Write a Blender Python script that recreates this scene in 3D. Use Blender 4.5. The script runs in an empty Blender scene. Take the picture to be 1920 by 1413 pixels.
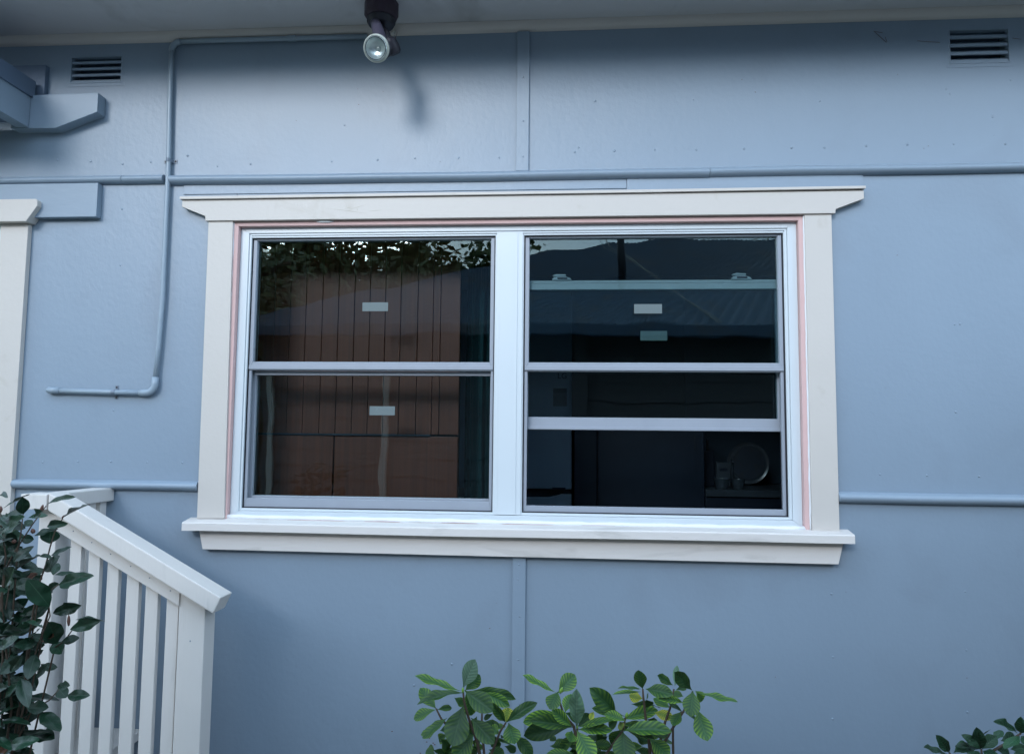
import bpy, bmesh, math, random
from mathutils import Vector, Matrix
random.seed(7)
SC = bpy.context.scene
COL = SC.collection
R = math.radians

# ---------------------------------------------------------------- camera
YAW, PITCH, ROLL = R(-4.18), R(4.76), R(0.583)
CAM = Vector((0.0, -2.477, 1.5)); FPX = 1400.0
_f = Vector((math.sin(YAW)*math.cos(PITCH), math.cos(YAW)*math.cos(PITCH), math.sin(PITCH)))
_r = _f.cross(Vector((0, 0, 1))).normalized(); _u = _r.cross(_f)
CR = _r*math.cos(ROLL) + _u*math.sin(ROLL); CU = -_r*math.sin(ROLL) + _u*math.cos(ROLL)
cd = bpy.data.cameras.new('camera'); cam = bpy.data.objects.new('camera', cd); COL.objects.link(cam)
cd.sensor_width = 36.0; cd.lens = 36.0*FPX/1920.0; cd.clip_start = 0.02; cd.clip_end = 600
M3 = Matrix((CR, CU, -_f)).transposed()
cam.matrix_world = Matrix.Translation(CAM) @ M3.to_4x4()
SC.camera = cam

def at(px, py, out=0.0):
    """point of the place seen at photo pixel (px,py), 'out' metres in front of the wall plane"""
    d = CR*((px-960)/FPX) - CU*((py-706.5)/FPX) + _f
    t = (-out - CAM.y)/d.y
    return CAM + d*t

# ---------------------------------------------------------------- light
SUN_EL, SUN_AZ = 21.5, 18.0       # azimuth measured to the left of straight out from the wall
w = bpy.data.worlds.new('World'); SC.world = w; w.use_nodes = True
nt = w.node_tree; bg = nt.nodes['Background']
sky = nt.nodes.new('ShaderNodeTexSky'); sky.sky_type = 'NISHITA'; sky.sun_disc = False
sky.sun_elevation = R(SUN_EL); sky.sun_rotation = R(180+SUN_AZ); sky.altitude = 50; sky.air_density = 1.0; sky.dust_density = 0.6
# thin high cloud over the clear sky
tc_ = nt.nodes.new('ShaderNodeTexCoord'); cn_ = nt.nodes.new('ShaderNodeTexNoise'); cn_.inputs['Scale'].default_value = 2.2; cn_.inputs['Detail'].default_value = 5
nt.links.new(tc_.outputs['Generated'], cn_.inputs['Vector'])
mr_ = nt.nodes.new('ShaderNodeMapRange'); mr_.inputs['From Min'].default_value = .3; mr_.inputs['From Max'].default_value = .7; mr_.inputs['To Min'].default_value = .45; mr_.inputs['To Max'].default_value = .85
nt.links.new(cn_.outputs['Fac'], mr_.inputs['Value'])
cm_ = nt.nodes.new('ShaderNodeMix'); cm_.data_type = 'RGBA'; nt.links.new(mr_.outputs[0], cm_.inputs['Factor']); nt.links.new(sky.outputs[0], cm_.inputs['A']); cm_.inputs['B'].default_value = (7.6, 9.9, 12.6, 1)
nt.links.new(cm_.outputs['Result'], bg.inputs[0]); bg.inputs[1].default_value = 0.15
sd = bpy.data.lights.new('sun', 'SUN'); sun = bpy.data.objects.new('sun', sd); COL.objects.link(sun)
sd.energy = 0.8; sd.angle = R(18); sd.color = (0.95, 0.97, 1.0)
sdir = Vector((-math.sin(R(SUN_AZ))*math.cos(R(SUN_EL)), -math.cos(R(SUN_AZ))*math.cos(R(SUN_EL)), math.sin(R(SUN_EL))))
sun.rotation_euler = sdir.to_track_quat('Z', 'Y').to_euler(); sun.location = (-3, -6, 8)
SC.view_settings.view_transform = 'Standard'; SC.view_settings.look = 'None'
SC.view_settings.exposure = 1.08; SC.view_settings.gamma = 1.0; SC.view_settings.use_curve_mapping = False
SC.render.engine = 'CYCLES'
SC.cycles.max_bounces = 8; SC.cycles.transparent_max_bounces = 16

# ---------------------------------------------------------------- materials
def mat(name, col, rough=0.5, spec=0.5, bump=0.0, bscale=60, mott=0.06, mscale=3.0, stretch=(1, 1, 1), dirt=None, coat=0.0, bump2=None, metallic=0.0):
    m = bpy.data.materials.new(name); m.use_nodes = True; n = m.node_tree.nodes; l = m.node_tree.links
    b = n['Principled BSDF']; b.inputs['Roughness'].default_value = rough
    b.inputs['Specular IOR Level'].default_value = spec; b.inputs['Coat Weight'].default_value = coat
    b.inputs['Metallic'].default_value = metallic
    g = n.new('ShaderNodeNewGeometry'); mp = n.new('ShaderNodeMapping'); mp.inputs['Scale'].default_value = stretch
    l.new(g.outputs['Position'], mp.inputs['Vector'])
    ns = n.new('ShaderNodeTexNoise'); ns.inputs['Scale'].default_value = mscale; ns.inputs['Detail'].default_value = 6; ns.inputs['Roughness'].default_value = .6
    l.new(mp.outputs[0], ns.inputs['Vector'])
    mx = n.new('ShaderNodeMix'); mx.data_type = 'RGBA'
    mx.inputs['A'].default_value = [c*(1-mott) for c in col]+[1]; mx.inputs['B'].default_value = [min(1, c*(1+mott)) for c in col]+[1]
    l.new(ns.outputs['Fac'], mx.inputs['Factor']); out = mx.outputs['Result']
    if dirt:
        n2 = n.new('ShaderNodeTexNoise'); n2.inputs['Scale'].default_value = dirt[1]; n2.inputs['Detail'].default_value = 5; n2.inputs['Distortion'].default_value = .6
        l.new(mp.outputs[0], n2.inputs['Vector'])
        cr = n.new('ShaderNodeValToRGB'); cr.color_ramp.elements[0].position = dirt[2]; cr.color_ramp.elements[1].position = dirt[2]+.14
        cr.color_ramp.elements[0].color = (0, 0, 0, 1); cr.color_ramp.elements[1].color = (dirt[3],)*3+(1,)
        l.new(n2.outputs['Fac'], cr.inputs[0])
        m2 = n.new('ShaderNodeMix'); m2.data_type = 'RGBA'; l.new(cr.outputs[0], m2.inputs['Factor'])
        l.new(out, m2.inputs['A']); m2.inputs['B'].default_value = list(dirt[0])+[1]; out = m2.outputs['Result']
    l.new(out, b.inputs['Base Color'])
    # roughness breakup
    mr = n.new('ShaderNodeMapRange'); mr.inputs['To Min'].default_value = max(.02, rough-.05); mr.inputs['To Max'].default_value = rough+.06
    l.new(ns.outputs['Fac'], mr.inputs['Value']); l.new(mr.outputs[0], b.inputs['Roughness'])
    if bump:
        nb = n.new('ShaderNodeTexNoise'); nb.inputs['Scale'].default_value = bscale; nb.inputs['Detail'].default_value = 4
        l.new(mp.outputs[0], nb.inputs['Vector'])
        bp = n.new('ShaderNodeBump'); bp.inputs['Strength'].default_value = 1.0; bp.inputs['Distance'].default_value = bump
        l.new(nb.outputs['Fac'], bp.inputs['Height'])
        if bump2:
            nc = n.new('ShaderNodeTexNoise'); nc.inputs['Scale'].default_value = bump2[1]; nc.inputs['Detail'].default_value = 3
            l.new(mp.outputs[0], nc.inputs['Vector'])
            bq = n.new('ShaderNodeBump'); bq.inputs['Distance'].default_value = bump2[0]
            l.new(nc.outputs['Fac'], bq.inputs['Height']); l.new(bp.outputs[0], bq.inputs['Normal']); l.new(bq.outputs[0], b.inputs['Normal'])
        else:
            l.new(bp.outputs[0], b.inputs['Normal'])
    return m

WALLC = (0.208, 0.272, 0.342)
M = dict(
 wall=mat('wall_paint', WALLC, .43, .7, .0007, 66, .08, 1.8, (1, 1, .8), dirt=((.17, .21, .26), 3.1, .56, .28), bump2=(.0016, 7)),
 trimblue=mat('blue_trim_paint', (0.224, 0.288, 0.356), .38, .5, .0006, 60, .05, 3, (.4, 1, 1)),
 cream=mat('cream_paint', (0.535, 0.50, 0.462), .45, .45, .0005, 70, .04, 5, (1, 1, 1), dirt=((.42, .38, .32), 9, .62, .45)),
 sillcream=mat('weathered_cream_paint', (0.63, 0.595, 0.565), .5, .4, .0009, 40, .05, 5, (.25, 1, 1), dirt=((.36, .34, .31), 14, .60, .5)),
 railcream=mat('cream_rail_paint', (0.635, 0.60, 0.565), .45, .45, .0009, 90, .05, 8, (1, 1, .12), dirt=((.36, .36, .33), 22, .64, .35)),
 pink=mat('pink_primer', (0.62, 0.42, 0.40), .6, .3, .0004, 80, .06, 6, dirt=((.5, .46, .44), 12, .66, .5)),
 vinyl=mat('white_vinyl', (0.58, 0.63, 0.66), .3, .5, .0001, 30, .02, 4),
 caulk=mat('white_caulk', (0.72, 0.74, 0.76), .45, .4, .0008, 45, .03, 8),
 sash=mat('grey_sash', (0.29, 0.32, 0.37), .38, .5, .0002, 90, .07, 10, (1, 1, .3)),
 gasket=mat('black_gasket', (0.012, 0.013, 0.02), .6),
 soffit=mat('soffit_paint', (0.55, 0.54, 0.55), .6, .3, .0006, 50, .07, 3, dirt=((.27, .26, .25), 4, .6, .5)),
 quad=mat('quad_trim_paint', (0.56, 0.52, 0.49), .5, .4, .0005, 50, .06, 4),
 conduit=mat('painted_conduit', (0.25, 0.315, 0.375), .33, .5, .0004, 50, .06, 14),
 metal=mat('painted_steel', (0.17, 0.21, 0.26), .35, .5, .0004, 120, .1, 30, dirt=((.10, .10, .11), 60, .6, .6)),
 dark=mat('dark_void', (0.02, 0.022, 0.03), .8),
 brownplastic=mat('brown_plastic', (0.045, 0.028, 0.045), .5, .4, .0005, 80, .1, 20, dirt=((.07, .06, .07), 30, .6, .5)),
 blackplastic=mat('black_plastic', (0.018, 0.018, 0.028), .45),
 greyholder=mat('grey_lampholder', (0.07, 0.065, 0.10), .5, .4, .0003, 80, .12, 30),
 fascia=mat('dark_blue_fascia', (0.10, 0.14, 0.20), .45, .4, .0004, 60, .06, 4),
 sticker=mat('pale_sticker', (0.13, 0.165, 0.17), .5, .3, 0, 1, .03, 30, dirt=((.6, .65, .65), 60, .68, .9)),
 sticker2=mat('green_grey_sticker', (0.15, 0.20, 0.19), .5, .3, 0, 1, .03, 30),
 innervinyl=mat('inner_vinyl', (0.42, 0.45, 0.45), .35),
 timber=mat('brown_timber', (0.19, 0.046, 0.018), .45, .4, .0004, 40, .5, 7, (16, 1, .3)),
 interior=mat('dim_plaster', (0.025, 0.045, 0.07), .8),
 curtain=mat('teal_curtain', (0.010, 0.045, 0.048), .8, .2, .0004, 300, .15, 6),
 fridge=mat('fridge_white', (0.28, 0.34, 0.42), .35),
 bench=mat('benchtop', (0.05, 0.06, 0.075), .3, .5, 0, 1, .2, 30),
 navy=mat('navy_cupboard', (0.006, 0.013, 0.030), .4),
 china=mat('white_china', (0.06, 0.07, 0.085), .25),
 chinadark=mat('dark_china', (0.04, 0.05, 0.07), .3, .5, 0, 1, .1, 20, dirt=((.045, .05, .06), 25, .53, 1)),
 soil=mat('garden_soil', (0.12, 0.09, 0.06), .95, .1, .02, 20, .4, 6),
 lawn=mat('lawn', (0.06, 0.09, 0.03), .95, .1, .02, 40, .4, 4),
 concrete=mat('concrete_path', (0.30, 0.285, 0.265), .85, .2, .002, 40, .1, 4),
 board=mat('neighbour_board', (0.10, 0.10, 0.105), .6, .3, .001, 30, .1, 3, (.2, 1, 1)),
 roofing=mat('corrugated_steel', (0.050, 0.072, 0.105), .6, .3, .001, 20, .2, 2, dirt=((.10, .08, .07), 3, .55, .6)),
 roofplain=mat('house_roof', (0.15, 0.16, 0.18), .5),
 bark=mat('bark', (0.09, 0.065, 0.045), .9, .2, .002, 60, .3, 12, (1, 1, .3)),
 stem=mat('plant_stem', (0.07, 0.05, 0.035), .7, .3, .0005, 200, .25, 60),
 treeleaf=mat('tree_foliage', (0.09, 0.10, 0.035), .6, .3, 0, 1, .5, 2),
 bud=mat('brown_bud', (0.12, 0.06, 0.045), .6, .3, .0003, 300, .3, 80),
 greenbud=mat('green_bud', (0.16, 0.30, 0.04), .45),
 shade_hedge=mat('shade_hedge_leaf', (0.03, 0.055, 0.025), .5, .3, 0, 1, .4, 4),
 web=mat('cobweb', (0.4, 0.4, 0.38), .9),
)

def glassmat(name, tint, rough=0.0, fmul=1.0):
    m = bpy.data.materials.new(name); m.use_nodes = True; n = m.node_tree.nodes; l = m.node_tree.links; n.clear()
    o = n.new('ShaderNodeOutputMaterial'); t = n.new('ShaderNodeBsdfTransparent'); t.inputs[0].default_value = list(tint)+[1]
    g = n.new('ShaderNodeBsdfGlossy'); g.inputs['Roughness'].default_value = rough; g.inputs['Color'].default_value = (.80, .95, .93, 1)
    f = n.new('ShaderNodeFresnel'); f.inputs['IOR'].default_value = 1.55
    mu = n.new('ShaderNodeMath'); mu.operation = 'MULTIPLY'; mu.inputs[1].default_value = fmul; mu.use_clamp = True
    l.new(f.outputs[0], mu.inputs[0])
    # float-glass waviness
    gp = n.new('ShaderNodeNewGeometry'); ns = n.new('ShaderNodeTexNoise'); ns.inputs['Scale'].default_value = 5; ns.inputs['Detail'].default_value = 1
    l.new(gp.outputs['Position'], ns.inputs['Vector']); bp = n.new('ShaderNodeBump'); bp.inputs['Distance'].default_value = .0008
    l.new(ns.outputs['Fac'], bp.inputs['Height']); l.new(bp.outputs[0], g.inputs['Normal'])
    mx = n.new('ShaderNodeMixShader'); l.new(mu.outputs[0], mx.inputs[0]); l.new(t.outputs[0], mx.inputs[1]); l.new(g.outputs[0], mx.inputs[2])
    l.new(mx.outputs[0], o.inputs[0]); return m
M['glass'] = glassmat('window_glass', (.75, .84, .87), fmul=1.1)
M['dimglass'] = glassmat('side_glass', (.3, .35, .4), fmul=2.0)

def screenmat():
    m = bpy.data.materials.new('insect_mesh'); m.use_nodes = True; n = m.node_tree.nodes; l = m.node_tree.links; n.clear()
    o = n.new('ShaderNodeOutputMaterial'); t = n.new('ShaderNodeBsdfTransparent'); d = n.new('ShaderNodeBsdfDiffuse'); d.inputs[0].default_value = (.02, .025, .035, 1)
    gp = n.new('ShaderNodeNewGeometry'); mp = n.new('ShaderNodeMapping'); mp.inputs['Scale'].default_value = (8, 1, 260)
    ns = n.new('ShaderNodeTexNoise'); ns.inputs['Scale'].default_value = 1; ns.inputs['Detail'].default_value = 2
    l.new(gp.outputs['Position'], mp.inputs[0]); l.new(mp.outputs[0], ns.inputs['Vector'])
    mr = n.new('ShaderNodeMapRange'); mr.inputs['From Min'].default_value = .3; mr.inputs['From Max'].default_value = .7
    mr.inputs['To Min'].default_value = .25; mr.inputs['To Max'].default_value = .42; l.new(ns.outputs['Fac'], mr.inputs[0])
    mx = n.new('ShaderNodeMixShader'); l.new(mr.outputs[0], mx.inputs[0]); l.new(t.outputs[0], mx.inputs[1]); l.new(d.outputs[0], mx.inputs[2])
    l.new(mx.outputs[0], o.inputs[0]); return m
M['mesh'] = screenmat()

def leafmat(name, dark, light, vein, amount, rough=.35, nv=9.0, spec=.5, trans=.12, bumpv=.7):
    """broad leaf: pale midrib, dark green along the side veins, yellower between them (per-leaf variation)"""
    m = bpy.data.materials.new(name); m.use_nodes = True; n = m.node_tree.nodes; l = m.node_tree.links
    b = n['Principled BSDF']; b.inputs['Roughness'].default_value = rough; b.inputs['Specular IOR Level'].default_value = spec
    uv = n.new('ShaderNodeUVMap'); sp = n.new('ShaderNodeSeparateXYZ'); l.new(uv.outputs[0], sp.inputs[0])
    def math_(op, a, bb=None):
        k = n.new('ShaderNodeMath'); k.operation = op
        for i, v in enumerate((a, bb)):
            if v is None: continue
            if isinstance(v, (int, float)): k.inputs[i].default_value = v
            else: l.new(v, k.inputs[i])
        return k.outputs[0]
    au = math_('ABSOLUTE', math_('SUBTRACT', sp.outputs['X'], .5))            # 0 at midrib .. .5
    ph = math_('MULTIPLY', math_('SUBTRACT', sp.outputs['Y'], math_('MULTIPLY', au, .45)), nv*math.tau)
    nz = n.new('ShaderNodeTexNoise'); nz.inputs['Scale'].default_value = 45; nz.inputs['Detail'].default_value = 2
    ph = math_('ADD', ph, math_('MULTIPLY', nz.outputs['Fac'], 3.2))
    vn = math_('POWER', math_('ABSOLUTE', math_('COSINE', math_('MULTIPLY', ph, .5))), 1.6)   # 1 on veins
    oi = n.new('ShaderNodeObjectInfo')
    rnd = math_('ADD', math_('MULTIPLY', oi.outputs['Random'], .9), .35)
    yel = math_('MULTIPLY', math_('MULTIPLY', math_('SUBTRACT', 1.0, vn), math_('MULTIPLY', au, 2.6)), math_('MULTIPLY', rnd, amount))
    yel = math_('MINIMUM', yel, 1.0)
    mx = n.new('ShaderNodeMix'); mx.data_type = 'RGBA'; mx.inputs['A'].default_value = list(dark)+[1]; mx.inputs['B'].default_value = list(light)+[1]
    l.new(yel, mx.inputs['Factor'])
    rib = math_('LESS_THAN', au, .022)
    m2 = n.new('ShaderNodeMix'); m2.data_type = 'RGBA'; l.new(math_('MULTIPLY', rib, .45), m2.inputs['Factor']); l.new(mx.outputs['Result'], m2.inputs['A']); m2.inputs['B'].default_value = list(vein)+[1]
    hs = n.new('ShaderNodeHueSaturation'); l.new(m2.outputs['Result'], hs.inputs['Color']); l.new(math_('ADD', math_('MULTIPLY', oi.outputs['Random'], .7), .55), hs.inputs['Value'])
    ns = n.new('ShaderNodeTexNoise'); ns.inputs['Scale'].default_value = 55; l.new(hs.outputs[0], b.inputs['Base Color'])
    bp = n.new('ShaderNodeBump'); bp.inputs['Distance'].default_value = .0014; bp.inputs['Strength'].default_value = .8
    l.new(math_('SUBTRACT', math_('MULTIPLY', ns.outputs['Fac'], .25), math_('MULTIPLY', vn, bumpv)), bp.inputs['Height']); l.new(bp.outputs[0], b.inputs['Normal'])
    if trans:
        o = n['Material Output']; tr = n.new('ShaderNodeBsdfTranslucent'); l.new(hs.outputs[0], tr.inputs[0])
        ms = n.new('ShaderNodeMixShader'); ms.inputs[0].default_value = trans; l.new(b.outputs[0], ms.inputs[1]); l.new(tr.outputs[0], ms.inputs[2]); l.new(ms.outputs[0], o.inputs[0])
    return m
M['gleaf'] = leafmat('gardenia_leaf', (.020, .078, .024), (.17, .29, .022), (.07, .16, .04), .85, .42, 8.0, .32, .14, .25)
M['gyellow'] = leafmat('yellowing_leaf', (.10, .18, .02), (.50, .46, .04), (.25, .3, .05), 1.2)
M['gpale'] = leafmat('pale_backed_leaf', (.09, .17, .11), (.14, .25, .10), (.2, .3, .17), .5, .6)
M['cleaf'] = leafmat('camellia_leaf', (.008, .034, .017), (.016, .052, .022), (.05, .11, .06), .25, .30, 7, .4, .04, .12)
M['cbrown'] = leafmat('browned_leaf', (.10, .045, .03), (.22, .10, .05), (.15, .08, .05), .7, .5, 7, .3, .05)
M['sleaf'] = leafmat('corner_shrub_leaf', (.016, .06, .028), (.035, .11, .03), (.07, .16, .07), .5, .35, 8, .5, .08)

# ---------------------------------------------------------------- helpers
def link(name, me, m, parent=None, loc=None):
    o = bpy.data.objects.new(name, me); COL.objects.link(o)
    if m is not None and me is not None and not me.materials: me.materials.append(m)
    if parent is not None:
        o.parent = parent
        o.location = -Vector(parent_world(parent))
    return o
def parent_world(p):
    v = Vector(p.location); q = p.parent
    while q is not None: v += Vector(q.location); q = q.parent
    return v
def thing(name, label, cat, loc=(0, 0, 0), group=None):
    o = bpy.data.objects.new(name, None); COL.objects.link(o); o.location = loc; o.empty_display_size = .1
    return tag(o, label, cat, group)
def tag(o, label=None, cat=None, group=None, kind=None):
    if label: o['label'] = label
    if cat: o['category'] = cat
    if group: o['group'] = group
    if kind: o['kind'] = kind
    return o
def bm_mesh(bm, name, smooth=False):
    bmesh.ops.recalc_face_normals(bm, faces=bm.faces[:])
    me = bpy.data.meshes.new(name); bm.to_mesh(me); bm.free()
    if smooth: me.shade_smooth()
    return me
def addbox(bm, x0, x1, y0, y1, z0, z1):
    vs = [bm.verts.new((x, y, z)) for x in (x0, x1) for y in (y0, y1) for z in (z0, z1)]
    for f in ((0, 1, 3, 2), (4, 6, 7, 5), (0, 4, 5, 1), (2, 3, 7, 6), (0, 2, 6, 4), (1, 5, 7, 3)): bm.faces.new([vs[i] for i in f])
    return vs
def bevel(bm, w, seg=2):
    if w: bmesh.ops.bevel(bm, geom=bm.edges[:]+bm.verts[:], offset=w, segments=seg, affect='EDGES', profile=.6)
def box(name, x0, x1, y0, y1, z0, z1, m, parent=None, bv=.0015):
    bm = bmesh.new(); addbox(bm, x0, x1, y0, y1, z0, z1); bevel(bm, bv)
    return link(name, bm_mesh(bm, name), m, parent)
def prism(name, pts, y0, y1, m, parent=None, bv=.0015, axis='y'):
    """outline in x,z (or y,z for axis x) extruded"""
    bm = bmesh.new()
    P = (lambda a, b, c: (a, c, b)) if axis == 'y' else (lambda a, b, c: (c, a, b))
    A = [bm.verts.new(P(p[0], p[1], y0)) for p in pts]; B = [bm.verts.new(P(p[0], p[1], y1)) for p in pts]
    n = len(pts); bm.faces.new(A); bm.faces.new(B[::-1])
    for i in range(n): bm.faces.new((A[i], B[i], B[(i+1) % n], A[(i+1) % n]))
    bevel(bm, bv); return link(name, bm_mesh(bm, name), m, parent)
def frames(pts):
    out = []; 
    for i, p in enumerate(pts):
        a = pts[max(0, i-1)]; b = pts[min(len(pts)-1, i+1)]; out.append((b-a).normalized())
    return out
def addtube(bm, pts, rad, seg=12, cap=True):
    pts = [Vector(p) for p in pts]; ts = frames(pts); n0 = ts[0].orthogonal().normalized(); rings = []
    for i, (p, t) in enumerate(zip(pts, ts)):
        n0 = (n0 - t*n0.dot(t)).normalized(); b = t.cross(n0); r = rad[i] if isinstance(rad, (list, tuple)) else rad
        rings.append([bm.verts.new(p + (n0*math.cos(a)+b*math.sin(a))*r) for a in [math.tau*k/seg for k in range(seg)]])
    for a, b in zip(rings, rings[1:]):
        for k in range(seg): bm.faces.new((a[k], a[(k+1) % seg], b[(k+1) % seg], b[k]))
    if cap: bm.faces.new(rings[0][::-1]); bm.faces.new(rings[-1])
def tube(name, pts, rad, m, parent=None, seg=12):
    bm = bmesh.new(); addtube(bm, pts, rad, seg); o = link(name, bm_mesh(bm, name, True), m, parent); return o
def lathe(name, prof, centre, axis, m, parent=None, seg=32, caps=(0, 1)):
    """prof: (radius, distance along axis)"""
    bm = bmesh.new(); ax = Vector(axis).normalized(); u = ax.orthogonal().normalized(); v = ax.cross(u); c = Vector(centre); rings = []
    for r, h in prof:
        if r < 1e-6: rings.append([bm.verts.new(c+ax*h)])
        else: rings.append([bm.verts.new(c+ax*h+(u*math.cos(math.tau*k/seg)+v*math.sin(math.tau*k/seg))*r) for k in range(seg)])
    for a, b in zip(rings, rings[1:]):
        for k in range(seg):
            k2 = (k+1) % seg
            if len(a) == 1: bm.faces.new((a[0], b[k2], b[k]))
            elif len(b) == 1: bm.faces.new((a[k], a[k2], b[0]))
            else: bm.faces.new((a[k], a[k2], b[k2], b[k]))
    for e, rg in ((0, rings[0]), (1, rings[-1])):
        if len(rg) > 1 and e in caps: bm.faces.new(rg)
    me = bm_mesh(bm, name, True); o = link(name, me, m, parent)
    try: me.set_sharp_from_angle(angle=R(35))
    except Exception: pass
    return o
def sheet(name, x0, x1, z0, z1, m, parent, holes=(), th=.008, y=0.0, bv=0):
    """wall sheet with rectangular holes (x0,x1,z0,z1), edges closed"""
    xs = sorted({x0, x1, *[h[0] for h in holes], *[h[1] for h in holes]}); zs = sorted({z0, z1, *[h[2] for h in holes], *[h[3] for h in holes]})
    xs = [x for x in xs if x0 <= x <= x1]; zs = [z for z in zs if z0 <= z <= z1]
    bm = bmesh.new(); V = {}
    def v(x, yy, z):
        k = (round(x, 5), round(yy, 5), round(z, 5))
        if k not in V: V[k] = bm.verts.new((x, yy, z))
        return V[k]
    solid = lambda cx, cz: x0 < cx < x1 and z0 < cz < z1 and not any(h[0] < cx < h[1] and h[2] < cz < h[3] for h in holes)
    for a, b in zip(xs, xs[1:]):
        for c, d in zip(zs, zs[1:]):
            if not solid((a+b)/2, (c+d)/2): continue
            bm.faces.new((v(a, y, c), v(b, y, c), v(b, y, d), v(a, y, d))); bm.faces.new((v(a, y+th, c), v(a, y+th, d), v(b, y+th, d), v(b, y+th, c)))
            e = 1e-3
            if not solid(a-e, (c+d)/2): bm.faces.new((v(a, y, c), v(a, y, d), v(a, y+th, d), v(a, y+th, c)))
            if not solid(b+e, (c+d)/2): bm.faces.new((v(b, y, c), v(b, y+th, c), v(b, y+th, d), v(b, y, d)))
            if not solid((a+b)/2, c-e): bm.faces.new((v(a, y, c), v(a, y+th, c), v(b, y+th, c), v(b, y, c)))
            if not solid((a+b)/2, d+e): bm.faces.new((v(a, y, d), v(b, y, d), v(b, y+th, d), v(a, y+th, d)))
    return link(name, bm_mesh(bm, name), m, parent)
def ring_frame(name, x0, x1, z0, z1, wl, wr, wb, wt, y0, y1, m, parent=None, bv=.001):
    """mitred rectangular frame: four prisms"""
    bm = bmesh.new()
    o = [(x0, z0), (x1, z0), (x1, z1), (x0, z1)]; i = [(x0+wl, z0+wb), (x1-wr, z0+wb), (x1-wr, z1-wt), (x0+wl, z1-wt)]
    for k in range(4):
        k2 = (k+1) % 4
        if (wb, wr, wt, wl)[k] <= 0: continue
        q = [o[k], o[k2], i[k2], i[k]]
        A = [bm.verts.new((p[0], y0, p[1])) for p in q]; B = [bm.verts.new((p[0], y1, p[1])) for p in q]
        bm.faces.new(A); bm.faces.new(B[::-1])
        for j in range(4): bm.faces.new((A[j], B[j], B[(j+1) % 4], A[(j+1) % 4]))
    bevel(bm, bv, 1)
    return link(name, bm_mesh(bm, name), m, parent)

# ================================================================ SETTING
gb = bmesh.new(); addbox(gb, -150, 150, -150, 150, -.5, 0); tag(link('ground', bm_mesh(gb, 'ground'), M['lawn']), kind='structure')
tag(box('garden_bed', -3.6, 3.3, -1.0, -.001, .004, .05, M['soil'], None, .01), kind='structure')
tag(box('path', -6, 6, -3.6, -1.2, .004, .03, M['concrete'], None, .01), kind='structure')
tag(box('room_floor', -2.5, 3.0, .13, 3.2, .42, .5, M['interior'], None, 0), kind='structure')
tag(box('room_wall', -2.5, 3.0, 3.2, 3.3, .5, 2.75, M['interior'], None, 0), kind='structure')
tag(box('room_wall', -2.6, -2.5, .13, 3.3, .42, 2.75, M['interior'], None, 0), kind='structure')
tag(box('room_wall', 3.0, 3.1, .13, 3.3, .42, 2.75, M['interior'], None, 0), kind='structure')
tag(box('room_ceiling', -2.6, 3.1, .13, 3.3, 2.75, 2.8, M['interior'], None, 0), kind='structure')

# ---------------------------------------------------------------- the house wall
XL, XR = -3.7, 3.4
wallo = thing('house_wall', 'blue grey house wall of painted fibre cement sheets joined by battens and half round mouldings', 'wall', (0, 0, 0))
VL = (-1.795, -1.598, 2.762, 2.862); VR = (1.261, 1.456, 2.752, 2.870)
sheet('wall_sheet', XL, -.152, 2.402, 2.94, M['wall'], wallo, [VL])
sheet('wall_sheet', -.148, XR, 2.402, 2.94, M['wall'], wallo, [VR])
sheet('wall_sheet', XL, -1.152, 1.328, 2.398, M['wall'], wallo, [(-2.6, -2.0, 1.328, 2.26)])
sheet('wall_sheet', .772, XR, 1.328, 2.398, M['wall'], wallo)
sheet('wall_sheet', -1.150, .770, 2.236, 2.398, M['wall'], wallo)
sheet('wall_sheet', XL, -.152, .02, 1.324, M['wall'], wallo, [(-1.16, -.152, 1.2, 1.324), (-2.6, -2.0, .6, 1.324)])
sheet('wall_sheet', -.148, XR, .02, 1.324, M['wall'], wallo, [(-.148, .78, 1.2, 1.324)])
# flashing strips between the moulding and the window head
box('cover_strip', -1.346, .199, -.0035, -.0002, 2.345, 2.386, M['wall'], wallo, .0008)
box('cover_strip', .201, .971, -.0055, -.0002, 2.333, 2.389, M['wall'], wallo, .0008)
def batten(x0, x1, z0, z1): box('batten', x0, x1, -.011, -.0002, z0, z1, M['wall'], wallo, .0018)
batten(-.174, -.131, 2.4085, 2.903); batten(-.172, -.129, .02, 1.118)
batten(2.2, 2.243, .02, 1.30); batten(2.2, 2.243, 2.418, 2.903)
def halfround(x0, x1, zc, r=.0155, dz=0.0, name='half_round_moulding'):
    bm = bmesh.new(); n = 12; rings = []
    steps = max(2, int((x1-x0)/.12))
    for s in range(steps+1):
        x = x0+(x1-x0)*s/steps; wob = .0012*math.sin(x*3.1)+.0006*math.sin(x*9+1)
        rings.append([bm.verts.new((x, -.002-r*1.45*math.sin(math.pi*k/n) if 0 < k < n else .004, zc+dz*s/steps+wob+r*math.cos(math.pi*k/n))) for k in range(n+1)])
    for a, b in zip(rings, rings[1:]):
        for k in range(n): bm.faces.new((a[k], a[k+1], b[k+1], b[k]))
    bm.faces.new(rings[0]); bm.faces.new(rings[-1][::-1])
    me = bm_mesh(bm, name, True)
    me.set_sharp_from_angle(angle=R(50)); return link(name, me, M['trimblue'], wallo)
halfround(XL, -1.567, 2.4005); halfround(-1.565, -1.417, 2.3995); halfround(-1.392, .472, 2.3945, .0170, dz=-.002)
halfround(.4735, XR, 2.3935, .0166, dz=.007)
halfround(-1.90, -1.2415, 1.329, .0165); halfround(.8625, XR, 1.326, .0175)
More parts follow.
